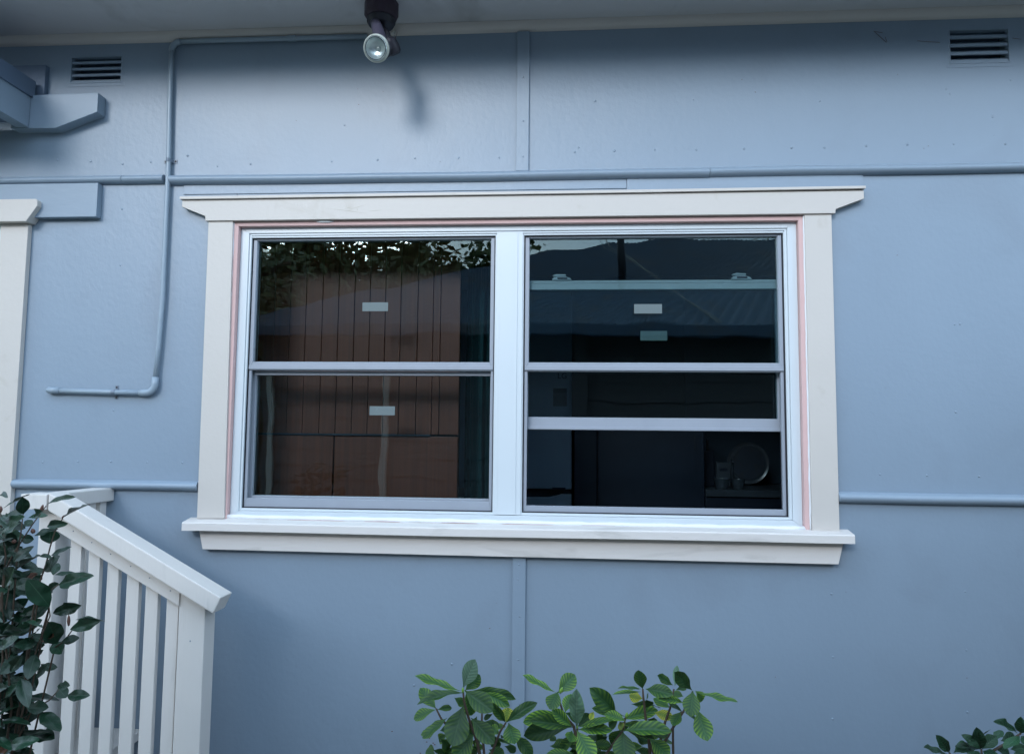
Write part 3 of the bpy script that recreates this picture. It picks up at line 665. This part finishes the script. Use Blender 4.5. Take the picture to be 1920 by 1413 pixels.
for (a, b) in ((113, 134.5), (149, 171), (186, 208), (224, 248), (261, 285), (302, 325)):
    xa, xb_ = at(a, 1350, .286).x, at(b, 1350, .286).x
    prism('baluster', [(xa, .04), (xb_, .04), (xb_, hz2(xb_)-.004), (xa, hz2(xa)-.004)], -.2862, -.268, M['railcream'], rl, .0022)
# newel post
xa, xb_ = at(326, 1350, .300).x, at(376, 1350, .300).x
prism('newel_post', [(xa, .03), (xb_, .03), (xb_, hz2(xb_)-.001), (xa, hz2(xa)-.001)], -.300, -.234, M['railcream'], rl, .003)
# corner post with its cap and the short return rail to the wall
xa, xb_ = at(50, 1350, .300).x, at(84, 1350, .300).x
zc1 = at(90, 953, .30).z
box('corner_post', xa, xb_, -.300, -.243, .03, zc1-.001, M['railcream'], rl, .003)
cx0, cx1 = at(46, 940, .32).x, at(89, 940, .335).x
box('post_cap', cx0, cx1-.001, -.338, -.262, zc1, zc1+.046, M['railcream'], rl, .003)
bxm = at(215, 930, .0).x
box('return_rail', bxm-.070, bxm, -.2605, -.002, zc1, zc1+.044, M['railcream'], rl, .004)
for k, yy in enumerate((-.055, -.112, -.169, -.226)):
    box('baluster', bxm-.050, bxm-.014, yy, yy+.034, .04, zc1-.001, M['railcream'], rl, .002)
sb = bmesh.new()
for (a, b) in ((113, 134.5), (149, 171), (186, 208), (224, 248), (261, 285), (302, 325)):
    x = at((a+b)/2, 1350, .286).x; zz = hz2(x)-.03
    bmesh.ops.create_icosphere(sb, subdivisions=1, radius=.0022, matrix=Matrix.Translation((x+.002, -.3062, zz)))
x = at(350, 1350, .30).x; bmesh.ops.create_icosphere(sb, subdivisions=1, radius=.0025, matrix=Matrix.Translation((x, -.3002, .9)))
o = link('screw_heads', bm_mesh(sb, 'screw_heads', True), M['metal'], rl); o['kind'] = 'stuff'
# stairs under the railing
stp = thing('stairs', 'cream painted timber steps behind the railing', 'stairs', (-1.4, -.15, .03))
for k in range(3):
    box('tread', -1.62+.17*k, -1.40+.17*k, -.232, -.004, .50-.16*k, .53-.16*k, M['railcream'], stp, .003)
box('landing', -2.7, -1.62, -.232, -.004, .62, .66, M['railcream'], stp, .003)

# ================================================================ PLANTS
def leaf_mesh(name, fold, arch, shape, wave=0.0, twist=0.0, seed=1, tipx=0):
    """shape = (position of the widest point, sharpness of base, sharpness of tip, short tip length)"""
    rr = random.Random(seed); pk, sb_, st_, tl = shape; n = 15; us = (-1, -.6, -.25, 0, .25, .6, 1); cols = len(us)
    me = bpy.data.meshes.new(name); vs = []; fs = []; uvs = []; ph = rr.uniform(0, 6)
    for i in range(n+1):
        t = i/n
        if t < pk: wd = math.sin(math.pi/2*t/pk)**sb_
        else:
            q = (t-pk)/(1-pk); wd = max(0, 1-q**st_)**.8
            if q > 1-tl: wd = max(wd*.5, (1-q)/tl*.16)
        wd = .5*wd
        if i == 0: wd = .02
        if i == n: wd = .003
        for u in us:
            x = u*wd; a = abs(u)
            z = fold*a*wd*(1-.4*a) - arch*(t**1.8) + arch*.15*t + wave*math.sin(t*13+ph+(2 if u > 0 else 0))*a*wd*.5
            tw = twist*t
            vs.append((x*math.cos(tw)+tipx*t*t*.12, t, z+x*math.sin(tw))); uvs.append((.5+u*.5, t))
    for i in range(n):
        for j in range(cols-1):
            a = i*cols+j; fs.append((a, a+1, a+cols+1, a+cols))
    me.from_pydata(vs, [], fs); ul = me.uv_layers.new(name='UVMap')
    for lp in me.loops: ul.data[lp.index].uv = uvs[lp.vertex_index]
    me.shade_smooth(); return me
OBOV = (.60, 1.35, 2.1, .07)
ELL = (.50, .90, 1.75, .06)
def variants(m, shape, n=5, arch=(.05, .28), fold=(.1, .35)):
    out = []
    for k in range(n):
        me = leaf_mesh('leaf', random.uniform(*fold), random.uniform(*arch)*(1 if k % 4 else -.4), shape, random.uniform(.03, .2), random.uniform(-.3, .3), k*7+3, random.uniform(-1, 1)); me.materials.append(m); out.append(me)
    return out
random.seed(21)
GV = variants(M['gleaf'], OBOV); GY = variants(M['gyellow'], OBOV, 2); GP = variants(M['gpale'], OBOV, 2)
CV = variants(M['cleaf'], ELL, 6, (.03, .25), (.1, .3)); CB = variants(M['cbrown'], ELL, 2); SV = variants(M['sleaf'], OBOV, 4)
def place_leaf(par, base, tip, wd, me, nrm=None, label=None):
    d = tip-base; L = d.length; y = d.normalized()
    if nrm is None:
        nrm = (CAM-base).normalized()*random.uniform(.6, 1.1)+Vector((random.uniform(-.45, .45), random.uniform(-.2, .1), random.uniform(.15, .75)))
    z = (nrm-y*nrm.dot(y)).normalized(); x = y.cross(z)
    o = bpy.data.objects.new('leaf', me); COL.objects.link(o); o.parent = par
    B = Matrix((x*wd, y*L, z*L)).transposed().to_4x4()
    o.matrix_basis = Matrix.Translation(base-par.location) @ B
    if label: o['label'] = label
    return o
def plant(name, label, cat, base, group, leaves, stems, conv, depth, V, wmul=1.0, srad=.003, mat_stem='stem', spread=.05, buds=(), fill=None):
    t = thing(name, label, cat, base, group)
    base = Vector(base)
    for st in stems:
        pts = [at(*conv(*p[:2]), depth+(p[2] if len(p) > 2 else 0)) for p in st]
        last = pts[-1]; n = 5
        if last.z > .12:
            for k in range(1, n+1): 
                f = k/n; q = last.lerp(base+Vector((random.uniform(-.02, .02), random.uniform(-.02, .02), 0)), f); q.x += .015*math.sin(f*5+last.x*9)*(1-f); pts.append(q)
        rad = [srad*(.7+1.6*i/len(pts)) for i in range(len(pts))]
        bm = bmesh.new(); addtube(bm, pts, rad, 7); link('stem', bm_mesh(bm, 'stem', True), M[mat_stem], t)
        # leaves lower down the stem, below the picture
        for q in pts[len(st):-1]:
            for j in range(5 if 'gardenia' in name else 1):
                a = random.uniform(0, math.tau); d = Vector((math.cos(a), math.sin(a), random.uniform(-.1, .7))).normalized()
                place_leaf(t, q+Vector((0, 0, random.uniform(-.03, .03))), q+d*random.uniform(.06, .095), random.uniform(.025, .036), random.choice(V), Vector((random.uniform(-.3, .3), random.uniform(-.5, .1), 1)))
    if fill:
        leaves = list(leaves)
        for k in range(fill[4]):
            x, y = random.uniform(fill[0], fill[2]), random.uniform(fill[1], fill[3]); a = random.uniform(-.4, math.pi+.4); L = fill[5]*random.uniform(.6, 1.1)
            leaves.append((x, y, x+math.cos(a)*L, y-math.sin(a)*L*.45+L*.25, fill[6]*random.uniform(.7, 1.2), 'b'))
    for lf in leaves:
        bx_, by_, tx_, ty_, wd = lf[:5]; kind = lf[5] if len(lf) > 5 else ''
        db = depth+random.uniform(-.02, .02); dt = db+random.uniform(-spread*.4, spread)
        if 'b' in kind: db -= .03; dt = db-.02
        if 'f' in kind: db += .012; dt = db+.045
        b_, t_ = at(*conv(bx_, by_), db), at(*conv(tx_, ty_), dt)
        W_ = (Vector(at(*conv(bx_+wd*wmul, by_), db))-b_).length
        me = random.choice(GY if 'y' in kind else GP if 'p' in kind else CB if 'r' in kind else V)
        nr = None
        if 'n' in kind: nr = (CAM-b_).normalized()+Vector((0, 0, .15))     # seen face on
        if 'u' in kind: nr = Vector((0, -.45, 1))                        # seen nearly edge on from the side
        place_leaf(t, b_, t_, W_, me, nr, 'yellowing leaf' if 'y' in kind else 'brown leaf' if 'r' in kind else None)
    for bx_, by_, tx_, ty_, r_, mm in buds:
        b_, t_ = at(*conv(bx_, by_), depth+.01), at(*conv(tx_, ty_), depth+.012)
        tube('bud', [b_, b_.lerp(t_, .4), b_.lerp(t_, .75), t_], [r_*.5, r_, r_*.7, .0003], M[mm], t, 8)
    return t
random.seed(5)
c4 = lambda x, y: (760+x/6.4, 1220+y/6.4)
c6 = lambda x, y: (720+x/2.667, 1200+y/2.667)
c5 = lambda x, y: (1060+x/5.647, 1220+y/5.647)
c7 = lambda x, y: (1500+x/4.514, 1100+y/4.514)
GD = .62
plant('gardenia_shrub', 'gardenia shrub with whorls of glossy leaves left of the lower batten', 'shrub', (-.22, -.58, .05), 'gardenia shrubs under the window',
 [(670,480,105,320,135,'u'),(690,440,855,100,200,'pn'),(720,470,900,290,170,'b'),(700,500,155,540,140,'u'),(370,690,165,440,170,'b'),(370,700,85,800,130,'u'),(385,700,570,670,80,'b'),
  (710,470,1060,740,230,'f'),(760,480,1345,525,140,'b'),(930,490,1250,655,140,''),(700,650,545,1140,300,'fn'),(500,800,220,1045,160,''),(500,1000,370,1075,120,'b'),(730,500,800,790,170,'b'),
  (790,800,1075,1120,210,'f'),(820,1000,590,1300,240,'fn'),(1200,860,1550,605,150,''),(1200,850,1060,660,110,''),(1210,850,1225,680,170,'yb'),(1240,860,1300,1130,210,'fn'),(1300,1000,1540,1250,150,''),
  (1130,1000,1000,890,140,'b'),(1050,750,930,820,60,'b'),(1000,1180,1190,1230,130,''),(430,1050,540,1200,150,'b'),(1060,1000,1110,1150,110,'b'),(650,950,820,1010,120,'b'),(590,560,700,650,110,'b'),
  (860,780,790,1000,150,'b'),(900,1050,820,1200,150,'b'),(560,1150,460,1300,140,'b'),(930,850,1120,900,100,'b'),(880,1150,760,1350,160,'b'),(600,930,470,1010,120,'b')],
 [[(690,440),(700,560),(715,650),(790,900),(860,1080),(905,1300)],[(370,690),(430,810),(600,1000),(820,1290)],[(920,700),(918,880),(950,1300)],[(1205,860),(1140,960),(1010,1290)]], c4, GD, GV,
 buds=[(690,500,690,430,.0035,'greenbud')], wmul=1.0, fill=(330, 900, 1250, 1330, 26, 230, 100))
plant('gardenia_shrub', 'gardenia shrub with one upright grey green leaf, directly right of the lower batten', 'shrub', (-.02, -.56, .05), 'gardenia shrubs under the window',
 [(860,260,688,180,50,'u'),(870,262,960,170,85,'n'),(870,255,832,338,75,'f'),(905,360,930,263,70,'b'),(965,430,960,255,78,'pnf'),(970,430,1035,365,60,'b'),(945,435,745,385,70,''),(935,430,692,472,80,'b'),
  (940,430,835,342,60,''),(975,432,1140,385,70,'f'),(890,362,700,410,75,'b'),(965,450,1050,600,105,'fn'),(940,450,925,512,60,''),(970,445,1125,440,60,''),(1030,515,1135,530,50,'b'),(950,562,808,572,55,''),
  (905,360,1000,400,55,'b'),(880,270,905,225,20,'y'),(960,470,880,560,60,'b'),(985,500,1080,560,60,'b'),(950,520,930,600,60,'b')],
 [[(865,262),(880,310),(897,365),(950,430),(965,520),(975,600)],[(960,300),(966,440),(972,600)]], c6, GD-.02, GV, buds=[(965,440,967,420,.003,'greenbud'),(880,262,893,232,.004,'greenbud')], wmul=1.0, fill=(820, 500, 1110, 600, 16, 120, 50))
plant('gardenia_shrub', 'widest gardenia shrub, with a few yellow leaves and one long drooping leaf at its right', 'shrub', (.26, -.56, .05), 'gardenia shrubs under the window',
 [(540,660,310,410,190,'n'),(630,690,280,612,120,''),(640,740,420,640,110,''),(600,720,980,640,140,'b'),(610,840,1090,800,180,'f'),(610,850,640,1160,245,'fn'),(650,840,940,910,110,'f'),(590,830,480,1000,140,'b'),
  (575,740,610,835,80,'y'),(940,650,1130,690,120,'y'),(320,860,400,965,110,'b'),(260,980,480,1010,100,''),(880,860,1085,870,90,''),(890,920,1110,1100,180,'f'),(760,860,800,940,100,'b'),(750,1050,920,1080,100,''),
  (820,400,770,212,135,'n'),(800,400,572,372,110,'u'),(800,430,505,475,80,'u'),(850,400,1112,440,150,'f'),(1140,360,960,250,100,''),(1160,370,1190,152,80,'bp'),(1340,412,1140,200,150,'fn'),(1170,410,1300,370,70,'b'),
  (1370,430,1820,567,90,'u'),(1350,420,1330,682,190,'fn'),(1400,615,1495,962,200,'fn'),(1380,420,1470,530,120,'b'),(1250,640,1552,820,80,'b'),(1240,640,1030,480,100,''),(1250,545,1020,480,90,'f'),(1110,600,930,490,140,'b'),
  (1250,480,1140,440,90,'b'),(820,500,675,480,120,'yn'),(850,510,910,600,100,''),(1220,640,1135,800,120,''),(1130,440,1120,540,90,'b'),(300,640,265,710,60,'y'),(870,720,1000,800,110,'b'),(940,700,880,860,110,'b'),
  (1000,900,1080,960,90,'b'),(740,900,830,960,100,'b'),(880,440,850,500,60,'b'),(600,950,540,1060,120,'b'),(700,560,930,600,90,'b'),(870,560,1010,590,60,'b'),(560,720,470,800,110,'b'),(450,900,330,1000,100,'b')],
 [[(640,690),(615,830),(480,1020),(400,1130)],[(870,800),(880,930),(940,1100)],[(820,400),(828,500),(850,700),(880,900)],[(1350,425),(1250,640),(1120,840),(1030,1000),(970,1100)],[(1150,400),(1110,600),(1060,740),(1030,840),(980,1090)],[(1230,640),(1140,800)]],
 c5, GD-.01, GV, buds=[(645,705,655,645,.004,'greenbud')], wmul=1.0, fill=(340, 760, 1060, 1180, 30, 230, 105))
plant('corner_shrub', 'low glossy leaved shrub cut off by the bottom right corner of the wall', 'shrub', (1.1, -.62, .05), None,
 [(1265,1400,1180,1275,90,'n'),(1250,1413,1040,1378,80,''),(1300,1400,1440,1325,90,''),(1530,1370,1385,1245,80,''),(1530,1370,1505,1220,110,'n'),(1540,1370,1665,1260,100,''),(1525,1370,1340,1330,70,''),(1640,1300,1705,1220,70,'b'),
  (1840,1235,1680,1120,90,''),(1870,1240,1870,1125,90,'n'),(1700,1300,1850,1260,110,'b'),(1905,1245,1970,1140,100,''),(1640,1365,1800,1390,80,''),(1780,1370,1920,1360,80,''),(1545,1385,1650,1412,80,''),(1400,1390,1500,1420,80,''),
  (1870,1260,1960,1320,100,'f'),(1860,1260,1760,1330,90,'f'),(1520,1390,1430,1450,90,'f'),(1270,1420,1350,1480,90,'f'),(1650,1380,1600,1470,90,'f'),(1900,1380,1850,1470,90,''),(1620,1200,1500,1280,0.1,'b')],
 [[(1870,1235),(1760,1310),(1640,1380),(1600,1470)],[(1535,1370),(1540,1480)],[(1265,1400),(1300,1490)],[(1930,1260),(1900,1480)]], c7, .60, SV, wmul=1.05)
cD = lambda x, y: (x/5.433, 900+y/5.433)
cE = lambda x, y: (x/5.583, 1160+y/5.583)
toD = lambda L: [tuple(v for v in (l[0]*5.433/5.583, (l[1]/5.583+260)*5.433, l[2]*5.433/5.583, (l[3]/5.583+260)*5.433, l[4]))+tuple(l[5:]) for l in L]
leavesC = [(25,290,295,130,75,'u'),(235,345,225,165,120,'n'),(470,250,745,135,55,'u'),(645,380,872,240,85,''),(340,380,455,322,70,''),(0,520,272,385,100,''),(0,560,222,450,110,'f'),(350,565,590,490,100,''),(505,645,515,495,170,'n'),
 (520,765,722,675,80,''),(450,925,600,775,140,''),(540,965,592,835,90,'b'),(320,955,445,895,110,'b'),(600,1062,925,975,150,'fn'),(560,962,765,932,60,'b'),(505,1285,285,1010,190,'fn'),(160,1090,335,1020,130,''),(50,1095,170,880,150,''),
 (60,770,270,735,100,''),(175,905,385,750,120,'f'),(540,1352,855,1270,115,'n'),(770,1420,1035,1400,90,'f'),(480,470,642,430,80,''),(600,1050,470,1130,90,'b'),(260,1010,390,960,70,'r'),(390,775,520,765,40,'u'),(200,600,350,600,90,'b'),(100,520,120,680,110,'b'),(0,380,110,370,60,''),(0,150,65,135,40,'u'),(270,960,430,1010,100,'b'),(280,385,480,340,80,'u'),(250,470,330,400,80,'b')]
leavesE = toD([(735,110,1075,10,115,'n'),(595,255,500,15,190,'fn'),(650,230,825,200,95,''),(560,240,650,375,130,'n'),(470,240,565,200,100,'r'),(385,250,160,270,110,''),(0,200,150,305,120,''),(350,340,190,320,70,'b'),(240,380,5,565,150,'n'),
 (370,370,290,610,140,'n'),(500,480,395,590,120,''),(430,500,605,500,100,'b'),(215,620,290,890,135,'fn'),(190,650,70,680,70,'b'),(700,800,932,800,115,'n'),(600,700,745,700,80,''),(610,720,690,822,120,'n'),(280,930,515,930,125,''),(430,970,620,1165,150,'fn'),
 (130,1080,425,970,130,'b'),(100,1280,492,1170,120,''),(80,1320,385,1270,130,'f'),(150,1390,275,1400,110,''),(0,1400,100,1310,70,'r'),(50,1410,110,1330,100,''),(0,1300,90,1260,90,''),(0,975,165,900,160,''),(460,120,560,60,90,'b'),(130,130,240,40,130,'b'),(240,30,430,70,120,''),(400,420,300,440,100,'b')])
random.seed(11)
fill = []
for k in range(230):
    x = random.uniform(-260, 330); y = random.uniform(330, 2850)
    if y < 700 and x > 60: continue
    if x > 190 and not 1250 < y < 2050: x -= 190
    if x > 230 and random.random() < .5: x -= 160
    a = random.uniform(-.9, 1.2) if random.random() < .6 else random.uniform(0, math.tau); L = random.uniform(190, 290)
    fill.append((x, y, x+math.cos(a)*L, y-math.sin(a)*L*.8, random.uniform(80, 118), random.choice(('b', 'b', 'b', ''))))
cm = plant('camellia_shrub', 'dark leaved camellia shrub in front of the stair railing at lower left', 'shrub', (-1.28, -.85, .05), None,
 leavesC+leavesE+fill,
 [[(640,385),(560,520),(510,680),(470,850),(400,1050),(340,1330),(280,1700),(240,2300)],[(470,260),(330,450),(220,620),(130,760),(60,900),(20,1200),(60,1700),(120,2300)],[(5,300),(15,500),(60,770),(40,950),(10,1230),(30,1800)],
  [(235,345),(210,560),(180,700)],[(600,1060),(470,1150),(380,1270)],[(740,1520),(650,1640),(560,1700)],[(500,1280),(510,1380),(400,1640),(330,1860),(180,2350)],[(600,2130),(500,2240),(330,2330),(200,2600)],[(100,1050),(60,1300),(0,1500)],[(420,1560),(440,1500),(500,1300)]],
 cD, .93, CV, srad=.0016, buds=[(415,320,440,245,.0036,'bud'),(345,540,325,490,.005,'bud'),(0,330,8,260,.0045,'bud'),(700,1480,700,1365,.0035,'bud'),(145,640,140,600,.005,'bud'),(630,385,650,360,.002,'bud')], spread=.05, wmul=1.0)

# ================================================================ BEHIND THE CAMERA (seen reflected in the glass)
nh = thing('neighbour_house', 'neighbouring weatherboard house with a grey corrugated hip roof', 'house', (1.0, -9, 0))
NY = 3.6     # metres in front of our wall
e0 = at(395, 606, -NY)        # mirrored: x and z of the eave corner
eave_z = e0.z; nx0 = e0.x; nx1 = nx0+15
bm = bmesh.new(); z = .3
while z < eave_z-.05:
    a = [bm.verts.new(v) for v in ((nx0+.25, -NY-.4, z), (nx1-.25, -NY-.4, z), (nx1-.25, -NY-.415, z+.17), (nx0+.25, -NY-.415, z+.17), (nx0+.25, -NY-.42, z), (nx1-.25, -NY-.42, z))]
    bm.faces.new(a[:4]); bm.faces.new((a[0], a[1], a[5], a[4])); z += .17
wk = link('weatherboards', bm_mesh(bm, 'weatherboards'), M['board'], nh); wk['kind'] = 'stuff'
box('wall', nx0+.25, nx1-.25, -NY-8, -NY-.43, 0, eave_z, M['board'], nh, 0)
# corrugated hip roof: one face towards us with hips at both ends
pitch = .46; run = 3.6
bm = bmesh.new()
def corr(pa, pb, pc, pd, n, amp=.02):
    """quad a-b (eave) to d-c (ridge), corrugated along the slope"""
    pa, pb, pc, pd = map(Vector, (pa, pb, pc, pd)); nn = (pb-pa).cross(pd-pa).normalized()
    m_ = n*4; prev = None
    for k in range(m_+1):
        f = k/m_; o = nn*amp*math.sin(f*n*math.tau); q = [bm.verts.new(pa.lerp(pb, f)+o), bm.verts.new(pd.lerp(pc, f)+o)]
        if prev: bm.faces.new((prev[0], q[0], q[1], prev[1]))
        prev = q
rz = eave_z+run*pitch
corr((nx0, -NY, eave_z), (nx1, -NY, eave_z), (nx1-run, -NY-run, rz), (nx0+run, -NY-run, rz), 130)
corr((nx0, -NY-2*run, eave_z), (nx0, -NY, eave_z), (nx0+run, -NY-run, rz), (nx0+run, -NY-run+.001, rz), 110)
corr((nx1, -NY, eave_z), (nx1, -NY-2*run, eave_z), (nx1-run, -NY-run, rz), (nx1-run, -NY-run-.001, rz), 110)
corr((nx1, -NY-2*run, eave_z), (nx0, -NY-2*run, eave_z), (nx0+run, -NY-run, rz), (nx1-run, -NY-run, rz), 190)
link('roof', bm_mesh(bm, 'roof', True), M['roofing'], nh)
box('gutter', nx0-.05, nx1+.05, -NY+.0, -NY+.11, eave_z-.10, eave_z-.005, M['roofing'], nh, .01)
tube('flue', [(nx0+3.55, -NY-1.2, eave_z+.4), (nx0+3.55, -NY-1.2, eave_z+1.4)], .035, M['gasket'], nh)
wx = at(492, 800, -NY-.4).x
f_ = ring_frame('louvre_window', wx, wx+1.1, .9, 2.1, .05, .05, .05, .05, -NY-.44, -NY-.36, M['cream'], nh, .004)
for k in range(8): box('louvre_blade', wx+.055, wx+1.045, -NY-.42, -NY-.39, .97+.14*k, 1.07+.14*k, M['board'], f_, 0)
box('window_post', wx+2.75, wx+2.87, -NY-.38, -NY-.30, 0, eave_z-.01, M['board'], nh, .004)
lathe('lens_ring', [(.0335, .0093), (.0325, .0103), (.0315, .0093)], bf, axd, M['gasket'], fl, 36, caps=())
sc_ = []
for px, py, d in ((1130, 430, 6.0), (1150, 462, 5.6), (1230, 510, 4.9), (1290, 560, 4.2), (1352, 600, 3.62)):
    q = at(px, py, -d); sc_.append(Vector((q.x, -d, q.z)))
cbm = bmesh.new(); addtube(cbm, sc_, .006, 6); addtube(cbm, [p+Vector((-.10+.03*i, 0, .01)) for i, p in enumerate(sc_)], .004, 6)
tag(link('service_cable', bm_mesh(cbm, 'service_cable', True), M['concrete']), 'pale twin cable running down over the neighbour roof, reflected in the right pane', 'cable')
# trees beyond the neighbour's roof and round the garden; the two low ones raised to block sun
def crown_mesh(seed, n, rx, rz_, leaf=.16):
    rr = random.Random(seed); me = bpy.data.meshes.new('crown'); vs = []; fs = []
    cl = [(rr.uniform(-1, 1)*rx*.75, rr.uniform(-1, 1)*rx*.75, rr.uniform(-.8, .9)*rz_, rr.uniform(.25, .5)*rx) for _ in range(26)]
    for k in range(n):
        c = rr.choice(cl); d = Vector((rr.gauss(0, 1), rr.gauss(0, 1), rr.gauss(0, 1))).normalized()*c[3]*rr.uniform(.5, 1.0)
        p = Vector(c[:3])+d; a = Vector((rr.gauss(0, 1), rr.gauss(0, 1), rr.gauss(0, 1))).normalized()*leaf*rr.uniform(.5, 1); b = a.orthogonal().normalized()*leaf*.4
        i = len(vs); vs += [tuple(p-a), tuple(p+b), tuple(p+a), tuple(p-b)]; fs.append((i, i+1, i+2, i+3))
    me.from_pydata(vs, [], fs); return me
CM = [crown_mesh(s, 3600, 2.6, 2.4) for s in (1, 2, 3)]
for me in CM: me.materials.append(M['treeleaf'])
TL = [(-3.7, -12.6, 3.4, 1.0, 'dense tree behind the hip end of the neighbour roof'), (-6.3, -11.5, 3.3, 1.0, 'dense tree second from the left beyond the neighbour roof'), (-2.7, -13.0, 3.5, .9, 'dense tree behind the middle of the neighbour roof'),
      (-5.0, -6.3, 2.7, .68, 'low bushy tree beside the corner of the neighbour roof, raised to shade the wall'), (-7.4, -5.0, 2.7, .8, 'low bushy tree at the far left, raised to shade the wall'), (-9.5, -9.0, 3.2, 1.0, 'dense tree at the far left end of the garden'),
      (-4.5, -19, 5.2, 1.3, 'tallest tree far beyond the hip end of the neighbour roof'), (-9.5, -20, 5.4, 1.3, 'tall tree at the far left beyond the neighbour roof'), (9, -24, 6.0, 1.3, 'tree behind the right end of the neighbour roof')]
for i, (x, y, z, cs, lb) in enumerate(TL):
    t = thing('tree', lb, 'tree', (x, y, 0), 'trees beyond the neighbouring house')
    tube('trunk', [(x, y, 0), (x+.1, y, z*.5), (x-.1, y+.1, z), (x+.1, y, z+1.2)], [.22, .18, .12, .05], M['bark'], t, 9)
    for j in range(4):
        a = j*1.7+i; tube('limb', [(x, y, z*.6+.2*j), (x+math.cos(a)*.9, y+math.sin(a)*.9, z+.3*j), (x+math.cos(a)*1.7, y+math.sin(a)*1.7, z+.9)], [.09, .06, .02], M['bark'], t, 7)
    o = bpy.data.objects.new('crown', CM[i % 3]); COL.objects.link(o); o.parent = t; o.location = (0, 0, z); o.rotation_euler.z = i*1.3; o.scale = (cs, cs, cs*(.75+.08*(i % 3)))
fe = thing('horizon_block_fence', 'weathered paling fence added beyond the neighbouring garden to block the bright horizon', 'fence', (-8, -15, 0))  # unseen fence added to close off bright sky between the trees
for x in [-26+.13*k for k in range(250)]: box('paling', x, x+.12, -15.02-.003*(int(x*50) % 3), -15, .05, 1.8+.02*(int(x*37) % 3), M['bark'], fe, 0)
box('fence_rail', -26, 6.5, -14.995, -14.95, 1.4, 1.47, M['bark'], fe, 0)
# unseen foliage added right of the frame to darken that wall end
he = thing('shade_hedge', 'dense dark clipped foliage added out of view to shade the right end of the wall', 'shade_hedge', (2.5, -1.0, 0))
rr = random.Random(9); vs = []; fs = []
for k in range(9000):
    p = Vector((2.5+rr.uniform(-.3, .3), rr.uniform(-1.6, -.2), rr.uniform(.05, 1.9)))
    a = Vector((rr.gauss(0, 1), rr.gauss(0, 1), rr.gauss(0, 1))).normalized()*.04; b = a.orthogonal().normalized()*.018
    i = len(vs); vs += [tuple(p-a), tuple(p+b), tuple(p+a), tuple(p-b)]; fs.append((i, i+1, i+2, i+3))
me = bpy.data.meshes.new('foliage'); me.from_pydata(vs, [], fs); link('foliage', me, M['shade_hedge'], he)
for yy in (-1.6, -1.0, -.5): tube('stem', [(2.35, yy, 0), (2.37, yy+.03, 1.0), (2.33, yy, 1.8)], [.03, .02, .008], M['bark'], he, 7)
